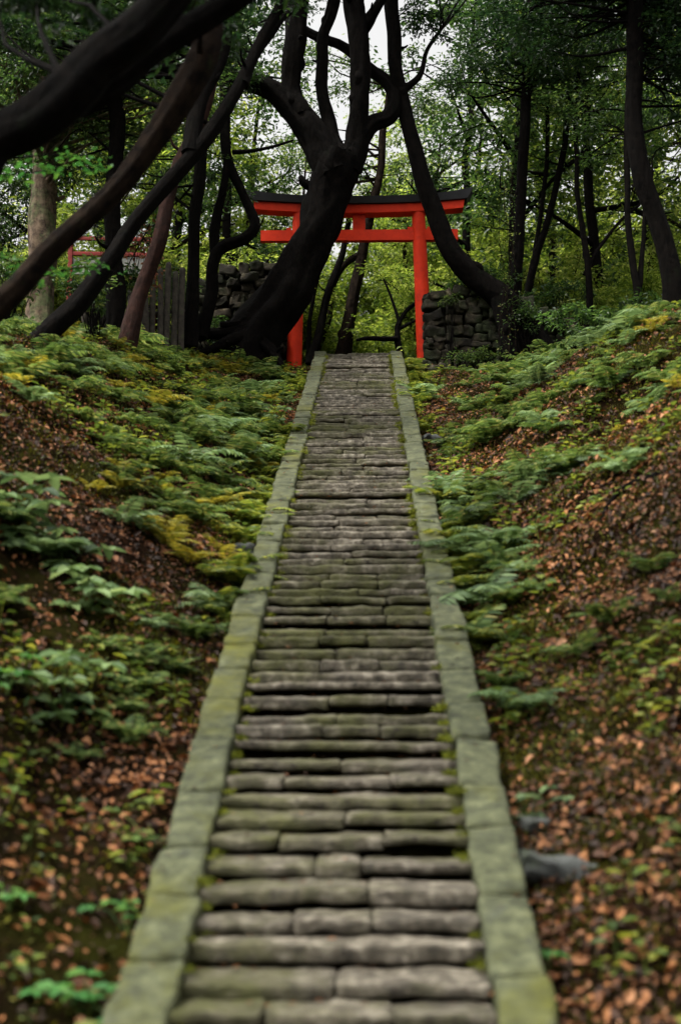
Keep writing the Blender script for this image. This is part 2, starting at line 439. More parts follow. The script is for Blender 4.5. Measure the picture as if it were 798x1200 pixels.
# curved beams
def beam(name, half, zlo, zhi, dep, curve, slant, mat, lift_top=0.0):
    mb = MB(); n = 40
    t = np.linspace(-1, 1, n+1)
    up = curve*np.abs(t)**2.2
    xb_ = gx+t*(half-slant); xt_ = gx+t*half
    V = []
    for i in range(n+1):
        lo, hi = zlo+up[i], zhi+up[i]+lift_top*abs(t[i])**3
        V += [(xb_[i], GY-dep/2, lo), (xb_[i], GY+dep/2, lo), (xt_[i], GY+dep/2, hi), (xt_[i], GY-dep/2, hi)]
    Fs = []
    for i in range(n):
        a = i*4
        for q in range(4):
            r = (q+1) % 4
            Fs.append([a+q, a+4+q, a+4+r, a+r])
    Fs += [[0, 1, 2, 3], [n*4+3, n*4+2, n*4+1, n*4]]
    mb.add(V, Fs)
    o = torii_obj(name, mb, mat, False)
    bv = o.modifiers.new('bevel', 'BEVEL'); bv.width = .012; bv.segments = 2; bv.limit_method = 'ANGLE'; bv.angle_limit = R(40)
    return o
beam('lower_lintel', 124*k_, zat(252.5), zat(242.5), .34, .11, .03, M['red'])
# black kasagi: a low gabled cap in section
mb = MB(); n = 40; t = np.linspace(-1, 1, n+1); V = []
zl, zh = zat(242.3), zat(232.5)
for i in range(n+1):
    up = .11*abs(t[i])**2.2; lift = .10*abs(t[i])**4
    xl = gx+t[i]*127*k_; xh = gx+t[i]*134.5*k_
    V += [(xl, GY-.24, zl+up), (xl, GY+.24, zl+up), (xh, GY+.28, zh-.05+up+lift), (xh, GY, zh+.05+up+lift), (xh, GY-.28, zh-.05+up+lift)]
Fs = [[i*5+q, i*5+5+q, i*5+5+(q+1) % 5, i*5+(q+1) % 5] for i in range(n) for q in range(5)]
mb.add(V, Fs); mb.add(np.array(V[:5]), [[0, 1, 2, 3, 4]]); mb.add(np.array(V[-5:]), [[4, 3, 2, 1, 0]])
torii_obj('top_lintel', mb, M['black'], False)
def boxpart(name, x0, x1, za, zb_, dep, mat, yo=0):
    mb = MB(); block(mb, ((x0+x1)/2, GY+yo, (za+zb_)/2), (x1-x0, dep, zb_-za), rnd=.008, amp=0, seg=(6, 3, 3))
    return torii_obj(name, mb, mat, False)
boxpart('tie_beam', gx-115.5*k_, gx+116*k_, zat(283), zat(270.5), .17, M['red'])
boxpart('centre_strut', gx-7.5*k_, gx+7.5*k_, zat(270.5)-.002, zat(252.5)+.03, .13, M['red'])
for sx in (-1, 1):
    for s2 in (-1, 1):
        x = gx+sx*71.2*k_+s2*.23
        mb = MB(); block(mb, (x, GY, zat(268.9)), (.12, .1, .085), (0, s2*.12, 0), rnd=.006, amp=0, seg=(2, 2, 2)); torii_obj('wedge', mb, M['red'], False)

# ------------------------------------------------------------------ rubble walls
def rubble(name, label, x0, x1, y0, y1, zfun, zb_fun, seed):
    rg = np.random.default_rng(seed)
    w = thing(name, label, 'stone wall', ((x0+x1)/2, (y0+y1)/2, float(zb_fun((x0+x1)/2))))
    mb = MB(); 
    z = min(zb_fun(x0), zb_fun(x1))-.35; row = 0
    zmax = max(zfun(a) for a in np.linspace(x0, x1, 20))
    while z < zmax:
        h = rg.uniform(.15, .27)
        x = x0+rg.uniform(-.12, .02)
        while x < x1:
            L = rg.uniform(.16, .52)
            xm = x+L/2
            if z+h*.5 < zfun(xm)+rg.uniform(-.08, .08):
                for yy, s in ((y0, 1), (y1, -1)):
                    if s < 0 and rg.random() < .2: continue
                    block(mb, (xm, yy+s*.12+rg.normal(0, .045), z+h/2+rg.normal(0, .04)), (L*rg.uniform(.85, 1.05), .36, h*rg.uniform(.75, 1.25)), (rg.normal(0, .08), rg.normal(0, .14), rg.normal(0, .10)),
                          rnd=.028, amp=.035, fr=8, seed=int(rg.integers(1, 9999)), seg=(6, 5, 5))
            x += L*.98
        # end stones on the stair side
        for xe in (x0, x1):
            if z+h*.5 < zfun(xe):
                yy = y0+.25
                while yy < y1-.1:
                    L = rg.uniform(.2, .4)
                    block(mb, (xe+(.1 if xe == x0 else -.1), yy+L/2, z+h/2), (.34, L, h), (rg.normal(0, .06), rg.normal(0, .06), rg.normal(0, .08)), rnd=.07, amp=.03, seed=int(rg.integers(1, 9999)), seg=(5, 5, 5))
                    yy += L
        z += h*.97; row += 1
    obj('stones', mb, M['wall'], w)
    mb = MB(); xsn = np.linspace(x0+.12, x1-.12, 14)
    V = []; 
    for a in xsn:
        zt_ = min(zfun(max(a-.15, x0)), zfun(min(a+.15, x1)), zfun(a))-.12; zb__ = zb_fun(a)-.5
        V += [(a, y0+.12, zb__), (a, y1-.12, zb__), (a, y1-.12, zt_), (a, y0+.12, zt_)]
    nn = len(xsn)
    Fs = [[i*4+q, i*4+4+q, i*4+4+(q+1) % 4, i*4+(q+1) % 4] for i in range(nn-1) for q in range(4)]+[[0, 1, 2, 3], [nn*4-1, nn*4-2, nn*4-3, nn*4-4]]
    mb.add(V, Fs); obj('earth_core', mb, M['soil'], w, smooth=False)
    return w
def gr1(x, y): return float(ground(np.array([x]), np.array([y]))[0])
WY = 32.0
xr0 = P(500, 400, WY)[0]; xr1 = P(672, 400, WY)[0]
ztop = lambda x: np.interp(x, [xr0, xr0+1.0, P(585, 345, WY)[0], P(640, 352, WY)[0], xr1], [P(500, 341, WY)[2], P(540, 339, WY)[2], P(585, 350, WY)[2], P(640, 354, WY)[2], P(670, 366, WY)[2]])
rubble('stone_wall', 'mossy rubble stone wall right of the gate with a tree rooted on its top', xr0, xr1, WY, WY+.95, ztop, lambda x: gr1(x, WY)-.1, 3)
WL = 32.35
xl0 = P(228, 400, WL)[0]; xl1 = P(316, 400, WL)[0]
ztl = lambda x: np.interp(x, [xl0, P(245, 0, WL)[0], P(282, 0, WL)[0], P(300, 0, WL)[0], xl1], [P(230, 330, WL)[2], P(245, 325, WL)[2], P(282, 312, WL)[2], P(300, 306, WL)[2], P(316, 310, WL)[2]])
rubble('stone_wall', 'broken rubble stone wall left of the gate behind the root flare of the big tree', xl0, xl1, WL, WL+.8, ztl, lambda x: gr1(x, WL)-.1, 8)

# ------------------------------------------------------------------ trees
TREES = []
def tree(label, name='forest_tree', limbs=(), blobs=(), bark='bark', leaf='leaf_tree', seed=1, cat='tree', L=.105, group=None, rough=.15, twigs=True, leafn=105, kind_base=None, ridges=.09):
    """limbs: [(Y or [Y..], [(px,py,width px)...])]; blobs: (px,py,Y,rx,ry,rz,n clusters, spray radius)"""
    rg = np.random.default_rng(seed)
    world = []
    for yy, pts in limbs:
        ysn = np.broadcast_to(yy, len(pts)) if np.ndim(yy) == 0 else np.interp(np.linspace(0, 1, len(pts)), np.linspace(0, 1, len(yy)), yy)
        world.append(([P(p[0], p[1], ysn[i]) for i, p in enumerate(pts)], [p[2]*.5/ppm(p[0], p[1], ysn[i]) for i, p in enumerate(pts)]))
    base = np.array(kind_base) if kind_base is not None else world[0][0][0]
    t = thing(name, label, cat, tuple(base), group)
    mb = MB(); path = []
    for q, (pp, rr) in enumerate(world):
        rmax = max(rr)
        c, r = tube(mb, pp, rr, sides=30 if rmax > .12 else 14, step=.10 if rmax > .1 else .14, rough=rough, seed=seed+q*3, wob=.055, ridges=ridges)
        path.append(c)
        if rmax > .07:                     # broken stubs and burls
            for u in range(int(len(c)*.03)+3):
                i_ = int(rg.integers(2, len(c)-2)); tt = c[i_+1]-c[i_]; tt /= np.linalg.norm(tt)+1e-9
                dv = np.cross(tt, rg.normal(0, 1, 3)); dv /= np.linalg.norm(dv)+1e-9
                r0 = r[i_]
                if rg.random() < .5:
                    ln = rg.uniform(.08, .3)
                    tube(mb, [c[i_]+dv*r0*.5, c[i_]+dv*(r0+ln*.5)+tt*.03, c[i_]+dv*(r0+ln)+tt*ln*.6], [r0*.30, r0*.20, r0*.12], sides=8, step=.05, rough=.25, seed=u)
                else:
                    tube(mb, [c[i_-1]-tt*r0*.6+dv*r0*.45, c[i_]+dv*r0*.72, c[i_+1]+tt*r0*.6+dv*r0*.45], [r0*.25, r0*.52, r0*.25], sides=12, step=.05, rough=.3, seed=u+5)
    path = np.concatenate(path)
    C = []; rad = []
    for (px, py, yy, rx, ry, rz, n, sr) in blobs:
        c0 = P(px, py, yy)
        d = rg.normal(0, 1, (n, 3)); d /= np.linalg.norm(d, axis=1)[:, None]; d *= rg.uniform(0, 1, (n, 1))**.45
        C.append(c0+d*np.array([rx, ry, rz])); rad.append(sr*rg.uniform(.7, 1.35, n))
    if C:
        C = np.concatenate(C); rad = np.concatenate(rad)
        if twigs:
            for q in range(len(C)):
                if rg.random() > .75: continue
                dd = np.linalg.norm(path-C[q], axis=1)+.6*np.maximum(0, path[:, 2]-C[q][2])
                # start from nearer wood, biased so that twigs fan out
                s = path[np.argmin(dd*rg.uniform(.8, 1.25, len(dd)))]
                mid = (s+C[q])/2+rg.normal(0, .12*np.linalg.norm(s-C[q])+.02, 3)
                ln = np.linalg.norm(s-C[q])
                tube(mb, [s, mid, C[q]], [.010+.011*ln, .008+.005*ln, .005], sides=5, step=.35, rough=.05, cap=False)
    tr = obj('trunk', mb, M[bark], t)
    if len(C):
        cm = MB(); cloud(cm, C, rad, leafn, rg, L=L)
        obj('crown', cm, M[leaf], t)
    TREES.append(t)
    return t

# --- the big tree that sweeps up in front of the gate
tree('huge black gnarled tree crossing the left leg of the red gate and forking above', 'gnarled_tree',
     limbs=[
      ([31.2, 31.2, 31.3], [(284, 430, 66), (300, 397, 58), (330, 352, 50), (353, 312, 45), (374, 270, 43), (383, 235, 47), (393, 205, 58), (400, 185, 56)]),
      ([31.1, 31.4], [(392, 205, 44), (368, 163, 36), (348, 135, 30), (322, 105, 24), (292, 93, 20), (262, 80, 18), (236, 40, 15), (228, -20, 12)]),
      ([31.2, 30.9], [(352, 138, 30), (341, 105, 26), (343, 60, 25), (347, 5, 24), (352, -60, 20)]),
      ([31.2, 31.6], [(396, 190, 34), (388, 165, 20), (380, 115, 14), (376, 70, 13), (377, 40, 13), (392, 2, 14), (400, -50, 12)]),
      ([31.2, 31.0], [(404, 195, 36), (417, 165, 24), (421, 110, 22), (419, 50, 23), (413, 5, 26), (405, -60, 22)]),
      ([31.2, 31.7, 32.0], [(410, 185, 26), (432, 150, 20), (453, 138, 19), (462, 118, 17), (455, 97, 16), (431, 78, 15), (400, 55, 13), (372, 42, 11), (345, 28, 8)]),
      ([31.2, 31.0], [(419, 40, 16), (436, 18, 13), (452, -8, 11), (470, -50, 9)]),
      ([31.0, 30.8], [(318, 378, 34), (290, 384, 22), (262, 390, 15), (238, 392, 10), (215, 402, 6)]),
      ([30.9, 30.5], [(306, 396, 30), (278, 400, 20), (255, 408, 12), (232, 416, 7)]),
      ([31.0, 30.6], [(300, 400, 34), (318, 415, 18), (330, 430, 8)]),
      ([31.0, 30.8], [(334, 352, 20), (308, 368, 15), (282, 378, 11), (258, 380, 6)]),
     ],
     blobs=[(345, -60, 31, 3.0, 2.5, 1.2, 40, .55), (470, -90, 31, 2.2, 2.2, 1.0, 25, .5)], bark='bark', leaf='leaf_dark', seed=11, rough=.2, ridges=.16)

# --- curved tree on the right wall
tree('black curved tree rooted on the right stone wall and leaning left across the gate', 'leaning_tree',
     limbs=[
      ([32.0, 31.7, 31.6], [(640, 440, 46), (618, 392, 44), (588, 350, 32), (556, 325, 27), (530, 295, 24), (513, 262, 22), (500, 225, 20), (486, 178, 18), (476, 140, 17), (468, 100, 16), (461, 50, 16), (458, 0, 16), (455, -60, 14)]),
      ([31.9, 31.8], [(606, 376, 24), (630, 372, 18), (652, 380, 11), (668, 396, 6)]),
      ([31.8, 31.5], [(592, 352, 36), (596, 385, 26), (598, 425, 22), (600, 445, 16)]),
      ([31.7, 32.2], [(470, 108, 9), (492, 90, 7), (500, 60, 5), (520, 30, 4)]),
     ],
     blobs=[(520, -60, 31.5, 2.4, 2.2, 1.1, 34, .5), (500, 25, 31.9, .8, 1.2, .6, 10, .35)], leaf='leaf_dark', seed=12, rough=.12)

# --- near dark leaning trunks on the left
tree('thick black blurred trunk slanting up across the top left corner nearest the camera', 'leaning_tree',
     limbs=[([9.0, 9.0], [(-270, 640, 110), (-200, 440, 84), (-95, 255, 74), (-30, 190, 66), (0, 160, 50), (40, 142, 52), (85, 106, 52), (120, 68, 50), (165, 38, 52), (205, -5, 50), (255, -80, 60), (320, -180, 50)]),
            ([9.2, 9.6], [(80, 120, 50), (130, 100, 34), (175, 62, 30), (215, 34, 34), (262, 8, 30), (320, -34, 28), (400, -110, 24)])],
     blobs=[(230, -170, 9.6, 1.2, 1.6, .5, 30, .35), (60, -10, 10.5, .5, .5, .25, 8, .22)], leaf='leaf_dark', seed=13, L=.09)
tree('dark smooth leaning trunk with a pale brown upper edge rising to a blunt broken top', 'leaning_tree',
     limbs=[([12.0, 12.4], [(-220, 560, 42), (-120, 470, 36), (-40, 388, 32), (22, 332, 28), (58, 292, 26), (95, 258, 26), (140, 214, 26), (182, 158, 29), (212, 112, 33), (236, 66, 33), (246, 28, 24), (250, -30, 16)])],
     blobs=[(200, -70, 12.5, 1.6, 1.6, .8, 34, .38)], bark='bark_far', leaf='leaf_dark', seed=14, rough=.12)
tree('long thin black trunk leaning from the left fern bank to the top edge', 'leaning_tree',
     limbs=[([19.5, 21], [(20, 425, 32), (52, 388, 26), (92, 350, 24), (126, 306, 21), (160, 256, 18), (205, 208, 18), (245, 156, 17), (276, 108, 15), (305, 50, 13), (335, -5, 12), (360, -80, 10)]),
            ([20.5, 21.5], [(285, 98, 14), (300, 60, 12), (330, 25, 10), (350, 12, 8)]),
            ([20.3, 21.0], [(225, 180, 20), (235, 120, 18), (262, 60, 14), (268, -20, 12)])],
     blobs=[(60, 10, 21, 1.8, 1.2, .9, 40, .42), (250, -30, 21, 2.0, 1.6, 1.0, 34, .42), (190, 30, 21.5, 1.2, 1.4, .8, 20, .4)], leaf='leaf_dark', seed=15, rough=.09)
tree('short reddish brown trunk leaning right out of the ferns in front of the log fence', 'leaning_tree',
     limbs=[([23.5, 24], [(146, 408, 24), (158, 365, 20), (172, 325, 18), (184, 285, 17), (196, 238, 16), (210, 195, 16), (232, 150, 14), (250, 90, 10), (256, 20, 7)])],
     blobs=[(240, 40, 24, 1.0, 1.2, .9, 16, .38)], bark='bark_red', leaf='leaf_dark', seed=16)
tree('straight pale ribbed cedar trunk at far left behind the leaning trunks', 'cedar_tree',
     limbs=[([28.5, 28.5], [(46, 405, 40), (47, 340, 34), (49, 260, 29), (52, 180, 26), (56, 90, 22), (60, -40, 18)])],
     blobs=[(70, 20, 28.5, 2.4, 2.0, 1.8, 46, .5), (20, 110, 29.5, 1.3, 1.3, .9, 22, .45), (150, 60, 27, 2.6, 1.5, 1.8, 90, .5), (30, 30, 26, 2.2, 1.5, 1.6, 90, .5), (60, 170, 29.5, 1.8, 1.0, 1.0, 40, .45)], bark='bark_cedar', leaf='leaf_tree', seed=17, ridges=.2)
tree('straight dark trunk between the cedar and the leaning trunks', 'forest_tree',
     limbs=[([27, 27], [(134, 405, 22), (136, 300, 20), (135, 200, 18), (136, 100, 17), (138, -40, 14)])],
     blobs=[(140, 60, 27.5, 1.8, 1.6, 1.4, 34, .45), (110, 170, 28, 1.2, 1.2, .8, 14, .4)], leaf='leaf_tree', seed=18)
tree('dark straight trunk just left of the broken stone wall', 'forest_tree',
     limbs=[([29.5, 29.5], [(222, 405, 18), (228, 330, 15), (230, 250, 14), (234, 180, 13), (240, 80, 12), (242, -40, 10)])],
     blobs=[(210, 110, 30, 1.4, 1.4, 1.2, 22, .42), (170, 200, 30.5, 1.2, 1.0, .9, 16, .4)], leaf='leaf_tree', seed=19)
tree('S shaped dark trunk with a hooked limb beside the left end of the gate', 'crooked_tree',
     limbs=[([30.5, 30.5], [(236, 398, 16), (246, 350, 15), (252, 310, 14), (262, 290, 14), (284, 280, 13), (297, 264, 12), (291, 246, 11), (281, 225, 10), (270, 195, 11), (264, 140, 12), (262, 70, 12), (266, -30, 11)]),
            ([30.5, 30.4], [(250, 305, 12), (252, 265, 11), (262, 215, 9), (266, 180, 8)]),
            ([30.4, 30.2], [(272, 180, 6), (298, 178, 4.5), (325, 172, 3.5), (345, 165, 2.5)])],
     blobs=[(275, 60, 31, 1.0, 1.2, 1.0, 14, .38), (255, 215, 31.2, .7, .8, .6, 9, .35)], leaf='leaf_tree', seed=20)
# --- right side
tree('black trunk bowing outward near the right edge of the picture', 'curved_tree',
     limbs=[([22, 22], [(800, 400, 34), (792, 365, 27), (784, 310, 24), (768, 252, 22), (753, 205, 20), (745, 150, 19), (742, 90, 18), (744, 20, 18), (748, -60, 16)])],
     blobs=[(745, -30, 22.3, 1.8, 1.6, 1.0, 54, .42), (795, 70, 22.5, .7, 1.2, 1.3, 50, .4), (660, 0, 22.8, 1.6, 1.4, .9, 40, .42)], leaf='leaf_dark', seed=21)
tree('straight slim dark trunk growing behind the right stone wall', 'forest_tree',
     limbs=[([33.6, 33.6], [(602, 410, 15), (604, 330, 13), (608, 250, 12), (613, 170, 12), (618, 80, 11), (622, -40, 9)])],
     blobs=[(600, 60, 33.6, 2.0, 1.8, 1.5, 60, .42), (660, 30, 33, 2.2, 1.6, 1.4, 66, .42)], leaf='leaf_dark', seed=22)
tree('slim forked tree whose stems lean right beyond the right stone wall', 'forest_tree',
     limbs=[([34.6, 34.6], [(614, 405, 11), (618, 345, 10), (626, 300, 9), (638, 265, 8), (650, 220, 8), (660, 160, 7), (668, 80, 6)]),
            ([34.6, 35], [(626, 298, 6), (634, 250, 5), (640, 180, 5), (640, 120, 4)])],
     blobs=[(670, 90, 35, 1.6, 1.5, 1.2, 26, .42)], leaf='leaf_tree', seed=23)
tree('thin dark pole tree standing midway between the forked tree and the bowed trunk', 'sapling_tree',
     limbs=[([33, 33], [(686, 400, 9), (688, 340, 8), (684, 280, 7), (676, 220, 6), (674, 150, 6), (680, 60, 5)]),
            ([33, 33.2], [(687, 320, 5), (700, 290, 4), (722, 262, 3.5), (748, 240, 3)])],
     blobs=[(690, 90, 33, 1.8, 1.4, 1.6, 30, .4), (740, 150, 33.5, 1.2, 1.2, 1.0, 12, .4)], leaf='leaf_tree', seed=24)
tree('thin twin stemmed dark tree just left of the bowed trunk', 'sapling_tree',
     limbs=[([31, 31], [(748, 400, 10), (746, 345, 9), (738, 300, 8), (735, 240, 7), (734, 170, 6), (738, 60, 5)]),
            ([31, 31.2], [(747, 345, 7), (754, 290, 6), (756, 250, 5), (764, 200, 4)])],
     blobs=[(770, 130, 31.3, 1.2, 1.2, 1.0, 18, .4), (700, 150, 31.5, .9, 1.0, .7, 8, .38)], leaf='leaf_tree', seed=25)
# --- behind the gate
tree('slender brown tree seen through the middle of the gate', 'forest_tree',
     limbs=[([36.0, 36.4], [(400, 425, 20), (408, 385, 15), (413, 350, 13), (420, 315, 12), (427, 280, 11), (436, 240, 10), (444, 200, 9), (450, 150, 8), (456, 90, 6)]),
            ([36.2, 36.8], [(424, 298, 8), (405, 310, 7), (392, 335, 6), (384, 380, 6), (372, 415, 6)])],
     blobs=[(490, 110, 36.6, 1.2, 1.5, 1.2, 18, .4), (425, 200, 36.6, 1.1, 1.2, .8, 10, .4), (395, 90, 37.0, 1.3, 1.2, 1.6, 12, .42), (350, 190, 37.0, 1.0, 1.2, .9, 12, .4)], bark='bark_far', leaf='leaf_tree', seed=26)
tree('slim dark stems seen between the big trunk and the slender brown tree', 'forest_tree',
     limbs=[([35.2, 35.6], [(366, 425, 12), (374, 385, 10), (382, 350, 9), (392, 318, 8), (402, 292, 7), (410, 262, 6), (412, 225, 5)]),
            ([35.3, 35.0], [(360, 425, 6), (366, 370, 5), (372, 330, 5), (380, 300, 4)])],
     blobs=[(398, 262, 36, .6, .7, .3, 3, .3)], bark='bark', leaf='leaf_bg', seed=27)
tree('low crooked dark shrub branches spreading just inside the right leg of the gate', 'crooked_shrub',
     limbs=[([35.6, 35.8], [(470, 425, 9), (466, 398, 8), (470, 375, 6), (482, 360, 5), (500, 352, 3)]),
            ([35.6, 35.3], [(467, 396, 6), (448, 396, 6), (430, 395, 5), (418, 397, 3)]),
            ([35.6, 35.8], [(468, 380, 4), (458, 350, 3), (450, 330, 2)]),
            ([35.6, 35.8], [(470, 385, 4), (490, 375, 3), (510, 372, 2)])],
     blobs=[(455, 325, 36, .8, .8, .4, 9, .3)], bark='bark', leaf='leaf_bg', seed=28, cat='shrub')

# --- canopy wood behind: prototypes and copies
def proto_tree(name, label, H, sprd, z0, ncl, leafn, seed, leaf, bark, L=.155, sr=.55):
    rg = np.random.default_rng(seed)
    t = thing(name, label, 'tree', (0, 0, 0), 'trees of the wood behind the gate')
    mb = MB(); path = []
    lean = rg.normal(0, .05, 2)
    tp = [(lean[0]*z*z*.1, lean[1]*z*z*.1, z) for z in np.linspace(-.5, H*.92, 8)]
    c, r = tube(mb, tp, np.linspace(.17, .04, 8), sides=12, step=.3, rough=.1, seed=seed, wob=.1); path.append(c)
    for q in range(9):
        z = z0*.8+(H*.85-z0*.8)*(q+rg.random())/9
        a = q*2.4+rg.uniform(-.4, .4); ln = sprd*rg.uniform(.6, 1)*(1-.45*(z/H))
        s = np.array([np.interp(z, c[:, 2], c[:, 0]), np.interp(z, c[:, 2], c[:, 1]), z])
        e = s+np.array([math.cos(a)*ln, math.sin(a)*ln, ln*rg.uniform(.2, .7)])
        m_ = (s+e)/2+rg.normal(0, .18, 3)
        cc, _ = tube(mb, [s, m_, e], [.07, .045, .02], sides=7, step=.3, rough=.1, seed=seed+q); path.append(cc[len(cc)//4:])
    path_a = np.concatenate(path)
    C = []
    while len(C) < ncl:
        d = rg.normal(0, 1, 3); d /= np.linalg.norm(d); d *= rg.random()**.4
        p = np.array([d[0]*sprd, d[1]*sprd, z0+(H-z0)/2+d[2]*(H-z0)/2])
        if vnoise((p*.42)[None]+seed, 2)[0] < -.25: continue
        C.append(p)
    C = np.array(C)
    for q in range(0, ncl, 2):
        s = path_a[np.argmin(np.linalg.norm(path_a-C[q], axis=1))]
        tube(mb, [s, (s+C[q])/2+rg.normal(0, .08, 3), C[q]], [.022, .014, .006], sides=4, step=.5, rough=0, cap=False)
    obj('trunk', mb, M[bark], t)
    cm = MB(); cloud(cm, C, sr*rg.uniform(.7, 1.3, len(C)), leafn, rg, L=L); obj('crown', cm, M[leaf], t)
    return t
pa = proto_tree('wood_tree', '', 15, 3.0, 3.4, 95, 62, 41, 'leaf_tree', 'bark')
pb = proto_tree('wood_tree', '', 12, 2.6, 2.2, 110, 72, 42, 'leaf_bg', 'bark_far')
pc = proto_tree('wood_tree', '', 13, 3.2, 2.8, 85, 62, 43, 'leaf_tree', 'bark')
first = {id(pa): True, id(pb): True, id(pc): True}
def put(proto, px, Y_, rz, s, label, group, py=415):
    p = P(px, py, Y_); z = gr1(p[0], Y_)
    if first.get(id(proto)):
        first[id(proto)] = False
        proto.location = (p[0], Y_, z); proto.rotation_euler = (0, 0, rz); proto.scale = (s,)*3; proto['label'] = label; proto['group'] = group; return proto
    return dup(proto, (p[0], Y_, z), rz, s, label, group)
G1 = 'trees of the wood behind the gate'
for k, (pr, px, yy, rz, s, lb) in enumerate([
    (pa, -60, 36, .3, 1.1, 'tall leafy tree filling the far left edge behind the cedar'),
    (pc, 60, 39, 1.3, 1.2, 'dark dense evergreen tree behind the cedar trunk'),
    (pb, 175, 38, 2.0, 1.1, 'light green tree behind the log fence'),
    (pa, 200, 43, 4.0, 1.25, 'tall tree behind the red railing, rising above the light green one'),
    (pb, 285, 46, .6, 1.0, 'pale leafy tree beyond the left end of the gate'),
    (pc, 545, 41, 5.1, 1.1, 'dark leafy tree rising beyond the right end of the gate'),
    (pa, 600, 37, 2.7, 1.15, 'tall leafy tree directly behind the slim trunk and right wall'),
    (pb, 655, 41, 3.3, 1.1, 'light green tree behind the slim forked tree'),
    (pc, 700, 36.5, .9, 1.15, 'dark evergreen tree behind the thin pole tree'),
    (pa, 770, 39, 5.5, 1.2, 'tall leafy tree behind the twin stemmed tree'),
    (pb, 850, 35, 1.0, 1.1, 'light green tree at the far right edge behind the bowed trunk'),
    (pb, 505, 52, 1.9, .95, 'pale distant tree seen above the right half of the gate'),
    (pa, 640, 50, 1.0, 1.3, 'furthest tall tree filling the gaps above the right wall'),
    (pc, 780, 52, 3.0, 1.3, 'furthest dark tree behind the right edge trees'),
    (pc, 120, 52, 2.0, 1.35, 'furthest dark tree between the cedar and the leaning trunks'),
    (pb, 420, 62, 2.5, 1.0, 'smallest and most distant pale tree seen over the middle of the gate'),
    (pb, 455, 66, 5.5, 1.25, 'most distant tree, just right of the sky gap over the gate'),
    (pb, 350, 56, .2, .9, 'distant pale tree seen through the fork of the big tree'),
    (pb, 470, 48, 1.2, .8, 'small pale tree just above the right half of the black beam'),
    (pa, 560, 58, 4.4, 1.0, 'distant tree between the leaning trunk and the slim dark trunk'),
    (pc, -40, 46, 3.4, 1.3, 'dark tree beyond the far left edge'),
    (pa, 265, 38, 5.0, 1.0, 'leafy tree close behind the S shaped trunk'),
    (pc, 180, 47, 1.1, 1.2, 'dark tree above the red railing')]):
    put(pr, px, yy, rz, s, lb, G1)

# --- understory shrubs
def proto_shrub(seed, H, sp, n, leaf, L=.085):
    rg = np.random.default_rng(seed)
    t = thing('understory_shrub', '', 'shrub', (0, 0, 0), 'shrubs behind the gate')
    mb = MB(); C = []
    for q in range(9):
        a = rg.uniform(0, 6.28); ln = sp*rg.uniform(.4, 1); h = H*rg.uniform(.55, 1)
        e = np.array([math.cos(a)*ln, math.sin(a)*ln, h])
        c, _ = tube(mb, [(0, 0, -.2), e*np.array([.3, .3, .5])+rg.normal(0, .06, 3), e], [.03, .02, .006], sides=5, step=.2, rough=.05, seed=q, cap=False)
        for u in range(n//9):
            s = c[int(len(c)*rg.uniform(.2, .98))]
            C.append(s+rg.normal(0, .28, 3)*np.array([1, 1, .7]))
            tube(mb, [s, (s+C[-1])/2+rg.normal(0, .03, 3), C[-1]], [.008, .006, .004], sides=4, step=.3, rough=0, cap=False)
    C = np.array(C); C[:, 2] = np.maximum(C[:, 2], .15)
    obj('stems', mb, M['bark'], t)
    cm = MB(); cloud(cm, C, .34*rg.uniform(.7, 1.3, len(C)), 60, rg, L=L); obj('foliage', cm, M[leaf], t)
    return t
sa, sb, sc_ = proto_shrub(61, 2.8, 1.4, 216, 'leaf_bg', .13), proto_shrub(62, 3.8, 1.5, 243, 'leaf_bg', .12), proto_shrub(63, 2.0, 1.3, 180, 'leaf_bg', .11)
for p_ in (sa, sb, sc_): first[id(p_)] = True
G2 = 'shrubs behind the gate'
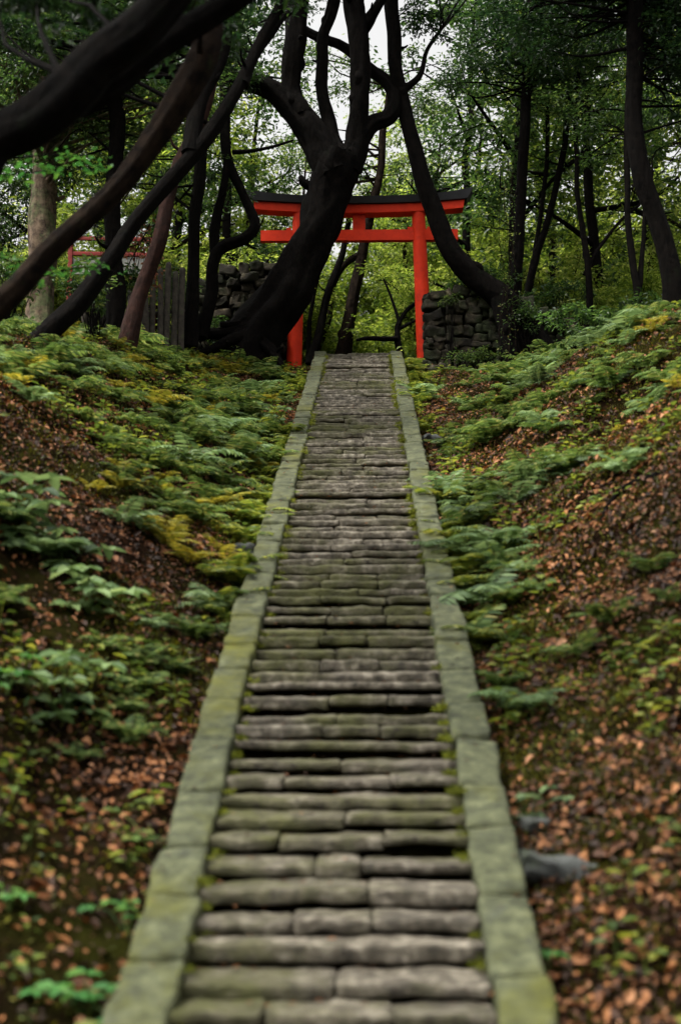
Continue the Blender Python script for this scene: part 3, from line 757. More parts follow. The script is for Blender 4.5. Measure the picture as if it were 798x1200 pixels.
for (pr, px, yy, rz, s, lb) in [
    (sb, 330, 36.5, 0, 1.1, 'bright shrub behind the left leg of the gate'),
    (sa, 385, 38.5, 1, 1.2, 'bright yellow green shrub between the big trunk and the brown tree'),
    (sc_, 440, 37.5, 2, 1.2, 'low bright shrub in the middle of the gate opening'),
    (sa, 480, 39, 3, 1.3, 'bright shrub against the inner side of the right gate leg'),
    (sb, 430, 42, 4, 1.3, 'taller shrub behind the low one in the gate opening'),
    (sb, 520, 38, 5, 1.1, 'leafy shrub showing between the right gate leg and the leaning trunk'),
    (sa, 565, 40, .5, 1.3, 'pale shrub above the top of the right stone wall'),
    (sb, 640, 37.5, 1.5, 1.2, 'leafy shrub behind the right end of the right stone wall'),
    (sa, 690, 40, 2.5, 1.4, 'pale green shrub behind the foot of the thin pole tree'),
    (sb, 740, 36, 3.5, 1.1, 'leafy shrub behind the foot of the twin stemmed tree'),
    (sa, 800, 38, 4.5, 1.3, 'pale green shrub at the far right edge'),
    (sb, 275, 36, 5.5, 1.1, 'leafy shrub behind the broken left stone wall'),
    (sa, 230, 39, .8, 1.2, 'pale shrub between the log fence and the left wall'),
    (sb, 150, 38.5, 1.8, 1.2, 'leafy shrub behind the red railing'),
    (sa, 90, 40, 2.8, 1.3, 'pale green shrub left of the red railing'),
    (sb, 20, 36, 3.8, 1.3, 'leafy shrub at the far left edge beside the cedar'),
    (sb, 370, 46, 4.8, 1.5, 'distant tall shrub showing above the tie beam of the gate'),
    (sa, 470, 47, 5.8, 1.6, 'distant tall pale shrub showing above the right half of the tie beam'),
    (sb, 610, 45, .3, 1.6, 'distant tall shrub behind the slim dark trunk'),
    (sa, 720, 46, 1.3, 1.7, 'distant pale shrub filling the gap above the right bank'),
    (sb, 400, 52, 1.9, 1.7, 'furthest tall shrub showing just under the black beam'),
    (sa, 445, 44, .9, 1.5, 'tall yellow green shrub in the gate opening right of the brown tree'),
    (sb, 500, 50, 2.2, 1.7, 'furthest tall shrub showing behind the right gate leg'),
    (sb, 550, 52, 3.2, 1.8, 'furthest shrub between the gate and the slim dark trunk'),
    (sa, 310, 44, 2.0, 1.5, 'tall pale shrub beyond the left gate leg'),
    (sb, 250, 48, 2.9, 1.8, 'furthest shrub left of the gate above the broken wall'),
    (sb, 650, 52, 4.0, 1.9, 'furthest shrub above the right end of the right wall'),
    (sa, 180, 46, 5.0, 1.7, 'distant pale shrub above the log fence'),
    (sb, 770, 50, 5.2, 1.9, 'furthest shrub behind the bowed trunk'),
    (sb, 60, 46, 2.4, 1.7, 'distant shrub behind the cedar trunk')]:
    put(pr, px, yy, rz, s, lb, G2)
# leafy shrub with larger leaves beside the left wall
def bush(label, px, py, Y_, rx, ry, rz, n, leaf, L, seed, name='leafy_shrub', leafn=40, sr=.22, group=None):
    rg = np.random.default_rng(seed)
    c0 = P(px, py, Y_); gz_ = gr1(c0[0], Y_)
    t = thing(name, label, 'shrub', (c0[0], Y_, gz_), group)
    mb = MB(); C = []
    for q in range(n):
        d = rg.normal(0, 1, 3); d /= np.linalg.norm(d); d *= rg.random()**.4
        e = c0+d*np.array([rx, ry, rz]); e[2] = max(e[2], gr1(e[0], e[1])+.06); C.append(e)
        s = np.array([c0[0]+rg.normal(0, .08), Y_+rg.normal(0, .08), gz_-.05])
        tube(mb, [s, (s+e)/2+rg.normal(0, .06, 3), e], [.014, .009, .004], sides=5, step=.25, rough=.05, cap=False)
    obj('stems', mb, M['bark'], t)
    cm = MB(); cloud(cm, np.array(C), sr, leafn, rg, L=L, W=.5); obj('foliage', cm, M[leaf], t)
    return t
bush('leafy blue green shrub left of the broken stone wall', 212, 345, 30.2, .5, .4, .75, 30, 'fern_blue', .11, 71)
bush('low leafy shrub on the earth above the right stone wall', 560, 330, 33.3, 1.0, .4, .35, 26, 'leaf_tree', .09, 72)
bush('dark leafy shrub on the wall top beside the leaning trunk foot', 650, 345, 33.4, 1.0, .4, .35, 26, 'leaf_tree', .09, 73)
bush('blurred shrub at the left edge in front of the cedar foot', 10, 330, 22.5, .55, .5, .55, 22, 'fern', .10, 74)
bush('leafy sprig growing in front of the log fence', 110, 330, 22.5, .5, .4, .45, 12, 'fern', .10, 75, leafn=26)

bush('dark leafy shrub half hiding the log fence and the red railing', 115, 335, 27.6, 1.1, .3, .5, 34, 'leaf_tree', .10, 76, leafn=34)
bush('low ferny shrub against the foot of the right stone wall', 560, 418, 31.5, .9, .15, .14, 24, 'fern', .07, 171, leafn=40)
bush('small leafy tuft rooted in the stones of the right wall near the gate leg', 528, 352, 31.75, .35, .12, .16, 10, 'fern', .06, 172, leafn=30, sr=.12)
bush('leafy tuft hiding the foot of the left stone wall', 250, 385, 31.5, .5, .2, .3, 16, 'leaf_tree', .08, 173, leafn=36)
bush('dark leafy shrub on the crest of the right bank beside the wall end', 680, 378, 27.5, .9, .5, .4, 30, 'leaf_tree', .10, 181, leafn=40)
bush('dark leafy shrub on the crest of the right bank below the bowed trunk', 760, 372, 24.0, .8, .5, .4, 30, 'leaf_tree', .10, 182, leafn=40)
bush('dark leafy shrub on the crest of the left bank at the picture edge', 15, 395, 22.5, .7, .4, .3, 24, 'leaf_tree', .09, 183, leafn=40)
bush('leafy shrub hanging over the top of the red railing', 150, 262, 31.0, 1.0, .4, .55, 26, 'leaf_tree', .10, 78, leafn=30)
bush('ivy mound spilling over the face of the right stone wall', 612, 375, 31.5, .55, .2, .5, 22, 'leaf_tree', .07, 79, leafn=40)
bush('tall leafy shrub at the left edge filling the gap beside the cedar', -5, 245, 29.6, .9, .6, 1.4, 60, 'leaf_tree', .09, 77)
# blurred sprays hanging near the camera at left
def spray(label, pts, Y_, leaf, L, seed, n=70, sd=.1):
    rg = np.random.default_rng(seed)
    w = [P(a, b, Y_) for a, b in pts]
    t = thing('leafy_twig', label, 'branch', tuple(w[0]))
    mb = MB(); c, _ = tube(mb, w, np.linspace(.012, .004, len(w)), sides=6, step=.06, rough=.05, cap=False); obj('twig', mb, M['bark'], t)
    cm = MB(); s = c[rg.integers(len(c)//4, len(c), n)]+rg.normal(0, 1, (n, 3))*np.array([sd, sd, sd*.35])
    Ls = L*rg.uniform(.6, 1.2, n); add_leaves(cm, s, rnd_dirs(n, rg, -.5, .2), np.stack([rg.normal(0, .3, n), rg.normal(0, .3, n), np.ones(n)], -1), Ls, Ls*.5)
    obj('leaves', cm, M[leaf], t); return t
spray('blurred fresh green leafy twig crossing in front of the cedar trunk', [(-60, 215), (10, 205), (60, 200), (125, 196)], 13.0, 'leaf_spray', .1, 81, 80, .09)
spray('short blurred pale leafy twig above the longer one before the cedar', [(-50, 190), (0, 188), (50, 182), (100, 182)], 13.3, 'leaf_spray', .09, 82, 44, .07)
spray('yellow green leafy twig hanging below the leaning trunk in front of the red railing', [(30, 330), (70, 318), (110, 312), (135, 318)], 14.5, 'leaf_spray', .09, 83, 60, .07)
spray('blurred green leafy twig at the left edge under the smooth leaning trunk', [(-60, 300), (-10, 300), (20, 310), (45, 330)], 12.8, 'leaf_spray', .09, 84, 70, .1)

# vine hanging on the right wall
rg = np.random.default_rng(90)
vt = thing('hanging_vine', 'thin pale leafy vine hanging down the face of the right stone wall', 'vine', tuple(P(592, 340, 31.35)))
mb = MB(); vc = []
for q in range(5):
    x = 588+q*3.2
    pts = [P(x+rg.normal(0, 2), yy, 31.3-.03*q) for yy in (185, 240, 300, 345, 385, 425)]
    c, _ = tube(mb, pts, [.006]*6, sides=5, step=.16, rough=.1, seed=q*7+1, wob=.12, cap=False); vc.append(c)
obj('stems', mb, M['bark_far'], vt)
vc = np.concatenate(vc); n = 260; s = vc[rg.integers(0, len(vc), n)]+rg.normal(0, .05, (n, 3)); Ls = .06*rg.uniform(.6, 1.3, n)
cm = MB(); add_leaves(cm, s, rnd_dirs(n, rg, -.9, .1), np.stack([rg.normal(0, .5, n), -np.ones(n)*.8, np.ones(n)], -1), Ls, Ls*.6); obj('leaves', cm, M['fern'], vt)

# ------------------------------------------------------------------ fence, railing
fy = 28.3
f0 = P(98, 400, fy); ft = thing('log_fence', 'palisade fence of upright grey round logs at left behind the leaning trunks', 'fence', tuple(P(160, 395, fy)))
rg = np.random.default_rng(93)
for q, px in enumerate([100, 111, 121, 131, 142, 153, 162, 171, 180, 189, 197, 206, 214]):
    top = [362, 352, 358, 348, 356, 342, 346, 334, 328, 318, 312, 322, 318][q]
    yy = fy+.9*(px-100)/114
    a = P(px, top, yy); g = gr1(a[0], yy)
    mb = MB(); r_ = .068*rg.uniform(.85, 1.15)
    tube(mb, [(a[0], yy, g-.3), (a[0]+rg.normal(0, .01), yy, (g+a[2])/2), (a[0]+rg.normal(0, .02), yy, a[2]), (a[0], yy, a[2]+.03)], [r_*1.05, r_, r_*.95, r_*.5], sides=14, step=.15, rough=.06, seed=q, ridges=.04)
    obj('post', mb, M['log'], ft)
mb = MB(); tube(mb, [P(96, 372, fy-.02)+[0, .12, 0], P(216, 362, fy+.9)+[0, .12, 0]], [.035, .035], sides=8, step=.4, rough=.05); obj('rail', mb, M['log'], ft)

ry = 33.5
rt = thing('shrine_railing', 'small red railing with a white panel half hidden behind the leaning trunks at left', 'railing', tuple(P(140, 330, ry)))
def bar(name, a, b, th, mat, Ya=ry, Yb=ry):
    A = P(*a, Ya); B = P(*b, Yb); d = B-A; ln = np.linalg.norm(d)
    mb = MB(); rotz = math.atan2(d[1], d[0]); roty = -math.atan2(d[2], math.hypot(d[0], d[1]))
    block(mb, (A+B)/2, (ln, .08, th), (0, roty, rotz), rnd=.008, amp=0, seg=(4, 2, 2)); return obj(name, mb, mat, rt, smooth=False)
bar('top_rail', (84, 279), (184, 281), .10, M['redrail'])
bar('middle_rail', (80, 297), (184, 299), .10, M['redrail'])
for px in (84, 132, 182):
    A = P(px, 277, ry); mb = MB(); g = gr1(A[0], ry); block(mb, (A[0], ry, (A[2]+g)/2-.1), (.11, .11, A[2]-g+.2), rnd=.01, amp=0, seg=(2, 2, 4)); obj('post', mb, M['redrail'], rt, smooth=False)
A = P(86, 302, ry); B = P(180, 321, ry); mb = MB(); block(mb, (A+B)/2, (B[0]-A[0], .035, A[2]-B[2]), rnd=.004, amp=0, seg=(3, 2, 2)); obj('panel', mb, M['white'], rt, smooth=False)
# dead branch with brown leaves caught by the railing
rg = np.random.default_rng(95)
dt = thing('dead_branch', 'dead branch of curled brown leaves caught in front of the red railing', 'branch', tuple(P(160, 300, 28.0)))
mb = MB(); cc = []
for pts in ([(176, 262), (165, 285), (150, 312), (138, 345)], [(168, 278), (182, 300), (178, 335)], [(165, 285), (145, 292), (130, 300)]):
    c, _ = tube(mb, [P(a, b, 27.6) for a, b in pts], np.linspace(.02, .006, len(pts)), sides=6, step=.1, rough=.1); cc.append(c)
obj('twigs', mb, M['bark_far'], dt); cc = np.concatenate(cc); n = 160; s = cc[rg.integers(0, len(cc), n)]+rg.normal(0, .1, (n, 3)); Ls = .11*rg.uniform(.5, 1.3, n)
cm = MB(); add_leaves(cm, s, rnd_dirs(n, rg, -1.2, .1), rg.normal(0, 1, (n, 3)), Ls, Ls*.5, fold=.4, droop=.3); obj('leaves', cm, M['dead'], dt)

# ------------------------------------------------------------------ ferns
def fern_arrays(seed, nf=9, L=.55, pairs=15, wid=.30):
    rg = np.random.default_rng(seed); mb = MB()
    for f in range(nf):
        az = f*2*math.pi/nf+rg.uniform(-.35, .35); Lf = L*rg.uniform(.65, 1.1)
        s = np.linspace(0, 1, pairs+3); inc = R(rg.uniform(48, 72))-s*R(rg.uniform(65, 105))
        ds = Lf/(len(s)-1)
        r = np.concatenate([[0], np.cumsum(np.cos(inc[:-1])*ds)]); z = np.concatenate([[0], np.cumsum(np.sin(inc[:-1])*ds)])
        twist = az+s*rg.uniform(-.3, .3)
        c = np.stack([r*np.cos(twist), r*np.sin(twist), z], -1)
        t = np.gradient(c, axis=0); t /= np.linalg.norm(t, axis=1)[:, None]
        side = np.cross(t, [0, 0, 1]); side /= np.linalg.norm(side, axis=1)[:, None]; nrm = np.cross(side, t)
        add_leaves(mb, c[:-1], t[:-1], nrm[:-1], np.full(len(c)-1, ds*1.1), np.full(len(c)-1, .008))
        idx = np.arange(2, len(s)-1); sv = s[idx]
        pl = Lf*wid*np.sin(np.pi*np.clip(sv*.88+.12, 0, 1))**.7
        for sg in (-1, 1):
            D = side[idx]*sg+t[idx]*.35-np.array([0, 0, .25])*rg.uniform(.3, 1.2, (len(idx), 1))
            add_leaves(mb, c[idx], D, nrm[idx]+rg.normal(0, .12, (len(idx), 3)), pl, np.full(len(idx), ds*.95)*np.clip(pl/(.2*L), .4, 1), fold=.12, droop=.1)
    return np.concatenate(mb.V), np.concatenate(mb.Fc)
def sprout_arrays(seed, n=7, L=.07, h=.12, wid=.6):
    rg = np.random.default_rng(seed); mb = MB()
    a = np.arange(n)*2.4+rg.uniform(0, .5, n); z = h*(.35+.65*np.arange(n)/n)
    B = np.stack([np.cos(a)*.02, np.sin(a)*.02, z], -1); D = np.stack([np.cos(a), np.sin(a), rg.uniform(-.2, .4, n)], -1)
    Ls = L*rg.uniform(.7, 1.2, n)
    add_leaves(mb, B, D, np.stack([rg.normal(0, .2, n), rg.normal(0, .2, n), np.ones(n)], -1), Ls, Ls*wid)
    add_leaves(mb, np.array([[0, 0, 0]]), np.array([[.05, .02, 1]]), np.array([[1, 0, 0]]), h*1.05, .006)
    return np.concatenate(mb.V), np.concatenate(mb.Fc)
FERNS = [fern_arrays(100+q, nf=7+q % 4, L=.52, pairs=13+q % 3) for q in range(6)]
SPR = [sprout_arrays(200+q, n=5+q % 4) for q in range(5)]
def nrm_at(x, y):
    e = .15
    a = np.stack([-(ground(x+e, y, False)-ground(x-e, y, False))/(2*e), -(ground(x, y+e, False)-ground(x, y-e, False))/(2*e), np.ones_like(x)], -1)
    return a/np.linalg.norm(a, axis=1)[:, None]
def scatter(mb, tpl, xs_, ys_, sc, rg, align=.25, dz=-.01):
    zs = ground(xs_, ys_); nn = nrm_at(xs_, ys_)
    for q in range(len(xs_)):
        V_, F__ = tpl[int(rg.integers(len(tpl)))]
        up = Vector(tuple(nn[q]*align+np.array([0, 0, 1-align]))).normalized()
        m_ = np.array((up.to_track_quat('Z', 'Y').to_matrix() @ Matrix.Rotation(rg.uniform(0, 6.28), 3, 'Z')))
        mb.add((V_*sc[q]) @ m_.T+np.array([xs_[q], ys_[q], zs[q]+dz]), F__)

# prominent individual ferns, placed where the photograph shows them
FM = {'b': M['fern_blue'], 'g': M['fern'], 'y': M['fern_yellow']}
GL, GRt = 'ferns on the left bank', 'ferns on the right bank'
proto_me = {}
for (px, py, s, kd, lb, g) in [
    (265, 432, 1.1, 'y', 'pale yellow fern frond tuft at the foot of the big tree', GL),
    (300, 455, 1.4, 'b', 'pale green fern nearest the kerb below the left leg of the gate', GL),
    (283, 475, 1.3, 'g', 'fern tucked below the pale fern by the left gate leg', GL),
    (252, 500, 1.6, 'b', 'largest blue green fern high on the left bank', GL),
    (285, 525, 1.5, 'b', 'blue green fern overhanging the left kerb high on the stair', GL),
    (225, 540, 1.5, 'b', 'blue green fern below the largest one on the left bank', GL),
    (262, 565, 1.2, 'g', 'spreading green fern above the kerb halfway down the left bank', GL),
    (180, 470, 1.3, 'y', 'yellow green fern in the middle of the upper left bank', GL),
    (120, 415, 1.3, 'g', 'broad fern on the skyline in front of the log fence', GL),
    (60, 415, 1.3, 'g', 'broad fern on the skyline in front of the cedar', GL),
    (185, 415, 1.1, 'g', 'fern at the foot of the straight trunk left of the wall', GL),
    (255, 715, 1.25, 'b', 'pale blurred fern beside the left kerb midway down', GL),
    (230, 745, .85, 'g', 'blurred fern just below the pale one beside the left kerb', GL),
    (495, 463, 1.5, 'b', 'fern leaning over the right kerb below the right gate leg', GRt),
    (555, 610, 1.6, 'g', 'upper fern of the row along the right kerb', GRt),
    (552, 655, 1.6, 'b', 'pale second fern of the row along the right kerb', GRt),
    (568, 705, 1.6, 'b', 'large pale third fern of the row along the right kerb', GRt),
    (550, 745, 1.2, 'g', 'lowest fern of the row overhanging the right kerb', GRt),
    (618, 830, 1.1, 'b', 'solitary blurred fern on leaf litter low on the right bank', GRt),
    (590, 800, .62, 'g', 'smaller fern between the solitary fern and the right kerb', GRt),
    (690, 395, 1.5, 'b', 'blue green fern in front of the right end of the stone wall', GRt),
    (735, 385, 1.5, 'b', 'tallest dark fern on the skyline left of the bowed trunk', GRt),
    (650, 420, 1.3, 'b', 'pale fern fanning out below the right stone wall', GRt),
    (780, 440, 1.3, 'g', 'fern at the right edge below the bowed trunk', GRt),
    (715, 450, 1.2, 'g', 'green fern above the dark hollow on the right bank', GRt),
    (600, 455, 1.1, 'g', 'small fern on the moss just below the right wall', GRt),
    (590, 640, 1.2, 'b', 'fern right of the kerbside row with fronds pointing uphill', GRt),
    (525, 570, 1.3, 'b', 'topmost fern of the kerbside row, overhanging the right kerb', GRt),
    (600, 700, 1.0, 'g', 'green fern on leaf litter behind the large third fern', GRt),
    (640, 500, 1.0, 'g', 'fern on the open moss midway across the right bank', GRt)]:
    k = (int(px) % 6, kd)
    if k not in proto_me:
        mb = MB(); mb.add(*FERNS[k[0]]); me = mb.mesh('fern'); me.materials.append(FM[kd]); proto_me[k] = me
    p = GP(px, py+8)
    o = bpy.data.objects.new('fern', proto_me[k]); COL.objects.link(o)
    o.location = (p[0], p[1], p[2]-.01); o.scale = (s,)*3
    nn = nrm_at(p[0:1], p[1:2])[0]
    o.rotation_euler = (Vector(tuple(nn*.3+np.array([0, 0, .7]))).to_track_quat('Z', 'Y').to_matrix() @ Matrix.Rotation(px*.37, 3, 'Z')).to_euler()
    tag(o, lb, 'fern', g)

# mass of undergrowth
rg = np.random.default_rng(7)
def bankpts(n, side, ylo, yhi, amin, amax, pw=1.0, thr=-2, nseed=50, nsc=.9):
    y = rg.uniform(ylo, yhi, n); a = amin+(amax-amin)*rg.random(n)**pw
    lim = (399/1667*(y*1.05))+.6
    x = side*(1.05+a); k = (np.abs(x) < np.maximum(lim, 1.6)+.6) & (vnoise(np.stack([x*nsc, y*nsc, 0*x], -1), nseed) > thr)
    x, y = x[k], y[k]; k = rg.random(len(x)) > np.where(x < 0, .7*(1-sstep(8.2, 12, y)), .5*(1-sstep(6.5, 9, y)))  # plants thinned low down, dark soil imitating the shade there
    return x[k], y[k]
mb = MB()
for args in ((270, -1, 21, 31, .35, 6.5, 1, -.2), (230, -1, 11, 23, .25, 4.5, 1, -.1), (60, -1, 6.5, 13, .3, 2.2, 1, .1),
             (230, 1, 22, 31.4, .8, 6.5, 1, -.1), (150, 1, 12, 22, .3, 4.5, 1.3, -.05), (25, 1, 7, 12, .5, 2, 1, .2)):
    x, y = bankpts(*args); scatter(mb, FERNS, x, y, rg.uniform(.45, 1.35, len(x))*np.interp(y, [8, 16, 24], [.6, .9, 1]), rg)
tag(obj('fern_undergrowth', mb, M['fern']), 'thick tangle of small green ferns covering both banks', kind='stuff')
mb = MB()
x, y = bankpts(420, -1, 14, 31, .2, 5.5, 1, -.05, 77); scatter(mb, FERNS, x, y, rg.uniform(.3, .8, len(x)), rg)
x, y = bankpts(60, 1, 14, 31, .2, 5.5, 1, .15, 77); scatter(mb, FERNS, x, y, rg.uniform(.3, .7, len(x)), rg)
tag(obj('yellow_fern_undergrowth', mb, M['fern_yellow']), 'yellowing fern fronds scattered among the green ones', kind='stuff')
mb = MB()
for a in ((120, -1, 12, 31, .2, 5.5, 1, .1, 83, 1.3), (120, 1, 12, 31, .2, 5.0, 1.2, .1, 84, 1.3)):
    x, y = bankpts(*a); scatter(mb, FERNS, x, y, rg.uniform(.5, 1.25, len(x)), rg)
tag(obj('cool_fern_undergrowth', mb, M['fern_blue']), 'cool blue green ferns scattered among the darker ones', kind='stuff')
mb = MB()
for args in ((4200, -1, 6, 31.5, .1, 6.5, 1, -.3, 60), (3400, 1, 6, 31.8, .1, 6.5, 1, -.1, 61)):
    x, y = bankpts(*args); scatter(mb, SPR, x, y, rg.uniform(.6, 1.9, len(x)), rg)
tag(obj('leafy_ground_cover', mb, M['leaf_low']), 'small broad leaved seedlings carpeting the banks', kind='stuff')
# (kerb edge sprouts)
mb = MB(); n5 = 700; ys5 = 6+25.5*rg.random(n5); sx5 = rg.choice([-1, 1], n5)
keep = vnoise(np.stack([ys5*.6, sx5*5.0, 0*ys5], -1), 91) > -.2
keep &= ys5 > 12
ys5, sx5 = ys5[keep], sx5[keep]; xs5 = sx5*(1.06+np.abs(rg.normal(0, .07, len(ys5))))
scatter(mb, SPR+FERNS[:2], xs5, ys5, np.where(rg.random(len(xs5)) < .5, 1.0, .6)*rg.uniform(.5, 1.2, len(xs5)), rg, dz=.03)
tag(obj('kerbside_greenery', mb, M['leaf_low']), 'small ferns and seedlings crowding the outer edges of both kerbs', kind='stuff')
# moss tufts: tiny blades on the mossy parts
def carpet(n, thr, L, seed, side=0):
    y = 5.5+26.5*rg.random(n)**.85; x = rg.uniform(-1, 1, n)*(399/1667*y*1.08+1.2)
    k = (np.abs(x) > 1.06) & (vnoise(np.stack([x*.8, y*.8, 0*x], -1), seed) > thr); x, y = x[k], y[k]
    q = np.random.default_rng(seed).random(len(x))
    shade_thin = np.where(x < 0, 1-sstep(8.2, 12, y), .75*(1-sstep(6.5, 9, y)))   # green thinned so dark soil stands in for shade low down
    k = q > shade_thin*(.85 if seed == 33 else .15); x, y = x[k], y[k]
    z = ground(x, y); return np.stack([x, y, z], -1)
c = carpet(260000, -.45, .03, 33); n = len(c)
nn = nrm_at(c[:, 0], c[:, 1]); Ls = rg.uniform(.02, .055, n)
mb = MB(); add_leaves(mb, c, nn+rg.normal(0, .6, (n, 3)), rg.normal(0, 1, (n, 3)), Ls, Ls*.4)
tag(obj('moss_carpet', mb, M['cover']), 'olive green moss and grass blades covering the banks', kind='stuff')
# leaf litter
c = np.concatenate([carpet(110000, -.1, .05, 34), carpet(60000, -2, .05, 34)]); n = len(c); nn = nrm_at(c[:, 0], c[:, 1])
c = c+nn*rg.uniform(.005, .05, (n, 1)); Ls = rg.uniform(.03, .06, n)*rg.choice([.8, 1, 1, 1.7], n)
mb = MB(); add_leaves(mb, c, np.cross(nn, rg.normal(0, 1, (n, 3)))+rg.normal(0, .25, (n, 3)), nn+rg.normal(0, .45, (n, 3)), Ls, Ls*rg.uniform(.4, .65, n), fold=.3, droop=.2)
# a few on the stair
n2 = 900; ys2 = 5.6+26*rg.random(n2); xs2 = rg.uniform(-.95, .95, n2)
k = np.floor((ys2-Y0)/RUN); z2 = TAN*(Y0+(k+.5)*RUN)+Z0+.02; z2 = np.where(np.abs(xs2) > IN, TAN*ys2+Z0+.08, z2)
B = np.stack([xs2, ys2, z2], -1); Ls = rg.uniform(.02, .045, n2)
add_leaves(mb, B, rnd_dirs(n2, rg, -.1, .2), np.stack([rg.normal(0, .2, n2), rg.normal(0, .2, n2), np.ones(n2)], -1), Ls, Ls*.5)
n4 = 1500; ys4 = 5.6+26*rg.random(n4)**1.1; sx4 = rg.choice([-1, 1], n4); xs4 = sx4*(1.0+np.abs(rg.normal(0, .06, n4))-.10*rg.random(n4)*(rg.random(n4) < .4))
B = np.stack([xs4, ys4, np.where(np.abs(xs4) < 1.0, TAN*ys4+Z0+.075, ground(xs4, ys4)+rg.uniform(.02, .12, n4))], -1); Ls = rg.uniform(.02, .05, n4)
add_leaves(mb, B, rnd_dirs(n4, rg, -.1, .3), np.stack([rg.normal(0, .4, n4), rg.normal(0, .4, n4), np.ones(n4)], -1), Ls, Ls*.5)
tag(obj('fallen_leaves', mb, M['litter']), 'brown and reddish fallen leaves littering banks and stair', kind='stuff')
# moss along the joint between steps and kerbs
mb = MB(); n3 = 560
for q in range(n3):
    sx = -1 if rg.random() < .38 else 1
    y = 5.5+26*rg.random()
    if vnoise(np.array([[y*.9, sx*9.0, 0.0]]), 71)[0] < .0 and rg.random() < .8: continue
    kk = math.floor((y-Y0)/RUN); z = TAN*(Y0+(kk+.5)*RUN)+Z0
    c0 = np.array([sx*(IN-.01-abs(rg.normal(0, .02))), y, z+.01]); m = 60
    r_ = rg.uniform(.02, .055); off = rg.normal(0, 1, (m, 3))*np.array([r_*.6, r_*1.3, r_*.5]); off[:, 2] = np.abs(off[:, 2])
    Ls = rg.uniform(.012, .028, m); add_leaves(mb, c0+off, rg.normal(0, 1, (m, 3))+[0, 0, .6], rg.normal(0, 1, (m, 3)), Ls, Ls*.45)
tag(obj('moss_tufts', mb, M['moss']), 'bright yellow green moss growing where the steps meet the kerbs', kind='stuff')

# broad leaf seedlings near the camera on the left, and a few right
def seedling(label, px, py, Y_, h, L, n, leaf, seed, sd=.14, group='broad leaved seedlings'):
    rg = np.random.default_rng(seed)
    p = GP(px, py+14); Y_ = p[1]; g = gr1(p[0], Y_); p = p+np.array([0, 0, h*.6]); L = L*1.5; sd = sd*1.3
    t = thing('seedling_plant', label, 'plant', (p[0], Y_, g), group)
    mb = MB(); cm = MB(); ctr = np.array([p[0], Y_, max(p[2], g+.1)])
    for q in range(n):
        e = ctr+rg.normal(0, 1, 3)*np.array([sd, sd, sd*.8]); e[2] = max(e[2], gr1(e[0], e[1])+.05)
        tube(mb, [(p[0], Y_, g-.02), ((p[0]+e[0])/2, (Y_+e[1])/2, (g+e[2])/2+.05), e], [.006, .004, .003], sides=4, step=.1, rough=0, cap=False)
        m = 5; a = np.linspace(0, 6.28, m, endpoint=False)+rg.uniform(0, 1); D = np.stack([np.cos(a), np.sin(a), rg.uniform(-.35, .1, m)], -1)
        Ls = L*rg.uniform(.7, 1.15, m); add_leaves(cm, np.repeat(e[None], m, 0), D, np.stack([rg.normal(0, .2, m), rg.normal(0, .2, m)-.25, np.ones(m)], -1), Ls, Ls*.55)
    obj('stems', mb, M['fern'], t); obj('leaves', cm, M[leaf], t); return t
seedling('blurred blue green leafy plant at the left edge halfway up the picture', 20, 600, 9.4, .3, .16, 15, 'fern_blue', 301, .17)
seedling('blurred leafy plant below and right of the left edge plant', 75, 650, 9.0, .3, .16, 15, 'fern_blue', 302, .16)
seedling('blurred dark green leafy plant on the left bank above the leaf litter', 105, 705, 8.9, .3, .13, 13, 'fern_blue', 303, .14)
seedling('isolated bright green blurred plant over the dark lower left bank', 75, 838, 7.9, .3, .13, 13, 'fern_blue', 304, .13)
seedling('small bright green plant left of the isolated one at the left edge', 8, 800, 7.9, .3, .08, 5, 'leaf_spray', 305, .08)
seedling('bright yellow green plant at the bottom edge beside the left kerb', 100, 1180, 6.45, .3, .07, 7, 'leaf_spray', 306, .1)
seedling('small green plant against the outer face of the left kerb', 152, 1085, 6.8, .2, .05, 5, 'leaf_spray', 307, .06)
seedling('green plant beside the left kerb above the small one', 178, 985, 7.5, .2, .055, 6, 'fern', 308, .08)
seedling('bright sprout at the bottom left corner', 10, 1060, 6.6, .2, .05, 4, 'leaf_spray', 309, .05)
seedling('pale green plant against the right kerb above the flat stone', 612, 960, 8.6, .2, .06, 7, 'fern_blue', 310, .08)
seedling('single green sprout beside the right kerb near the bottom edge', 640, 1135, 6.8, .2, .05, 3, 'leaf_spray', 311, .04)
seedling('leafy seedling leaning over the right kerb below the gate wall', 515, 590, 16.6, .2, .11, 7, 'fern_blue', 312, .16)
seedling('pale leafy seedling in the middle of the right bank', 650, 545, 15.5, .2, .08, 8, 'fern_blue', 313, .16)
seedling('pale leafy seedling beside the left kerb high on the stair', 325, 490, 22, .2, .13, 7, 'fern_blue', 314, .14)
seedling('pale leafy seedling beside the left kerb halfway up the stair', 305, 600, 15.5, .2, .09, 6, 'fern_blue', 315, .1)

# ------------------------------------------------------------------ rocks, sticks, roots
def rock(label, px, py, d, rot, seed, name='flat_rock', mat='rock', lift=0):
    p = GP(px, py); mb = MB(); c = (p[0], p[1], p[2]+lift)
    block(mb, c, d, rot, rnd=min(d)*.25, amp=min(d)*.30, fr=7, seed=seed, seg=(18, 12, 7))
    return tag(obj(name, mb, M[mat], origin=c), label, 'rock', 'rocks beside the stair')
rock('long flat grey stone lying beside the right kerb near the bottom', 655, 1022, (.50, .32, .15), (.1, .12, .25), 3, lift=.01)
rock('rounded grey stone above the flat stone on the right', 628, 975, (.16, .13, .09), (.1, 0, .5), 4, lift=.03)
rock('small mossy stone beside the right kerb high on the stair', 505, 520, (.28, .24, .16), (.2, 0, .3), 5, lift=.04)
rock('dark stone beside the left kerb high on the stair', 318, 560, (.34, .28, .16), (.1, 0, .9), 6, lift=.04)
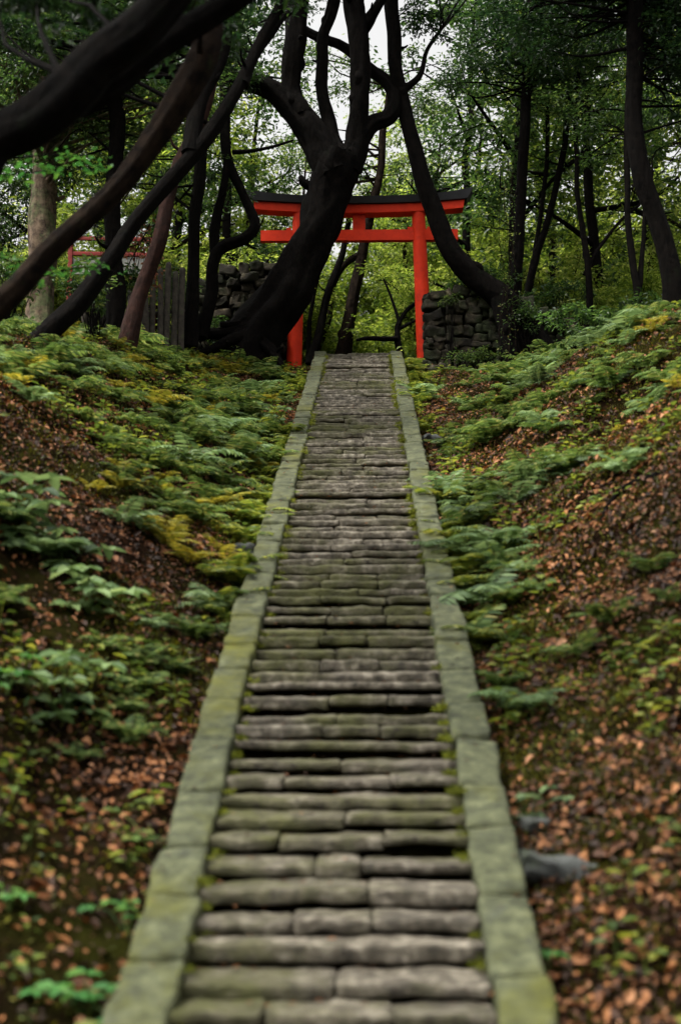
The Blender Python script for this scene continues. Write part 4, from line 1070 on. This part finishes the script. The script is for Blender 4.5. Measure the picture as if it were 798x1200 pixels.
rock('dark stone beside the left kerb midway down', 283, 650, (.3, .25, .16), (.1, 0, .4), 7, lift=.03)
rock('worn doorstep stone at the foot of the right gate leg', 489, 432, (.55, .4, .28), (0, 0, .1), 8, mat='wall', lift=.0)
rock('stone at the foot of the right wall end', 512, 436, (.5, .35, .22), (.05, 0, -.2), 9, mat='wall', lift=.0)
def stick(label, pts, r, mat, name='fallen_branch', cat='branch'):
    w = []
    for px, py in pts:
        p = GP(px, py); w.append(p+[0, 0, r*.9])
    mb = MB(); tube(mb, w, np.linspace(r, r*.4, len(w)), sides=8, step=.06, rough=.12, seed=int(pts[0][0]), wob=.01)
    return tag(obj(name, mb, M[mat], origin=tuple(w[0])), label, cat)
stick('orange brown stick on the leaf litter right of the solitary fern', [(645, 782), (668, 795), (688, 822)], .014, 'dead')
stick('brown crooked twig on the dark lower left bank', [(182, 855), (190, 875), (200, 895)], .013, 'dead')
stick('dark exposed root arching out of the right bank', [(770, 560), (735, 575), (712, 595), (700, 625)], .035, 'bark', 'exposed_root', 'root')
stick('pale dead stick lying on the ground under the right stone wall', [(612, 408), (640, 412), (662, 420)], .03, 'bark_far')
stick('thin root snaking along the top of the right bank', [(640, 470), (690, 452), (740, 440), (790, 432)], .03, 'bark', 'exposed_root', 'root')
stick('dark root looping on the moss near the right edge', [(790, 618), (765, 612), (745, 628), (760, 640)], .02, 'bark', 'exposed_root', 'root')

# ------------------------------------------------------------------ light, sky, camera
SUN_EL, SUN_AZ = R(64), R(-118)           # high, from the left and a little behind the camera
w = bpy.data.worlds.new('World'); SC.world = w; w.use_nodes = True
nt = w.node_tree; bg = nt.nodes['Background']
sk = nt.nodes.new('ShaderNodeTexSky'); sk.sky_type = 'NISHITA'; sk.sun_disc = False
sk.sun_elevation = SUN_EL; sk.sun_rotation = SUN_AZ; sk.dust_density = 8.0; sk.air_density = 1.0; sk.ozone_density = 1.0
hs = nt.nodes.new('ShaderNodeHueSaturation'); hs.inputs['Saturation'].default_value = .0
nt.links.new(sk.outputs[0], hs.inputs['Color']); nt.links.new(hs.outputs[0], bg.inputs[0]); bg.inputs[1].default_value = .13
sd = bpy.data.lights.new('sun', 'SUN'); sd.energy = 1.5; sd.angle = R(12); sd.color = (1, .93, .80)
so = bpy.data.objects.new('sun', sd); COL.objects.link(so)
sv = Vector((math.sin(SUN_AZ)*math.cos(SUN_EL), math.cos(SUN_AZ)*math.cos(SUN_EL), math.sin(SUN_EL)))
so.rotation_euler = sv.to_track_quat('Z', 'Y').to_euler(); so.location = (0, 20, 40)

cd = bpy.data.cameras.new('camera'); co = bpy.data.objects.new('camera', cd); COL.objects.link(co)
cd.sensor_fit = 'VERTICAL'; cd.sensor_height = 36; cd.lens = F*36/1200
co.location = CAM; co.rotation_euler = (math.pi/2+PITCH, 0, YAW)
cd.clip_start = .05; cd.clip_end = 2000
cd.dof.use_dof = True; cd.dof.focus_distance = 31.0; cd.dof.aperture_fstop = 1.0; cd.dof.aperture_blades = 8
SC.camera = co
SC.view_settings.view_transform = 'Standard'; SC.view_settings.look = 'None'
SC.view_settings.exposure = 1.35; SC.view_settings.gamma = 1
cy = SC.cycles
cy.max_bounces = 6; cy.diffuse_bounces = 3; cy.glossy_bounces = 2; cy.transmission_bounces = 3; cy.transparent_max_bounces = 4
cy.use_denoising = True; cy.use_adaptive_sampling = True; cy.adaptive_threshold = .02
cy.sample_clamp_indirect = 4
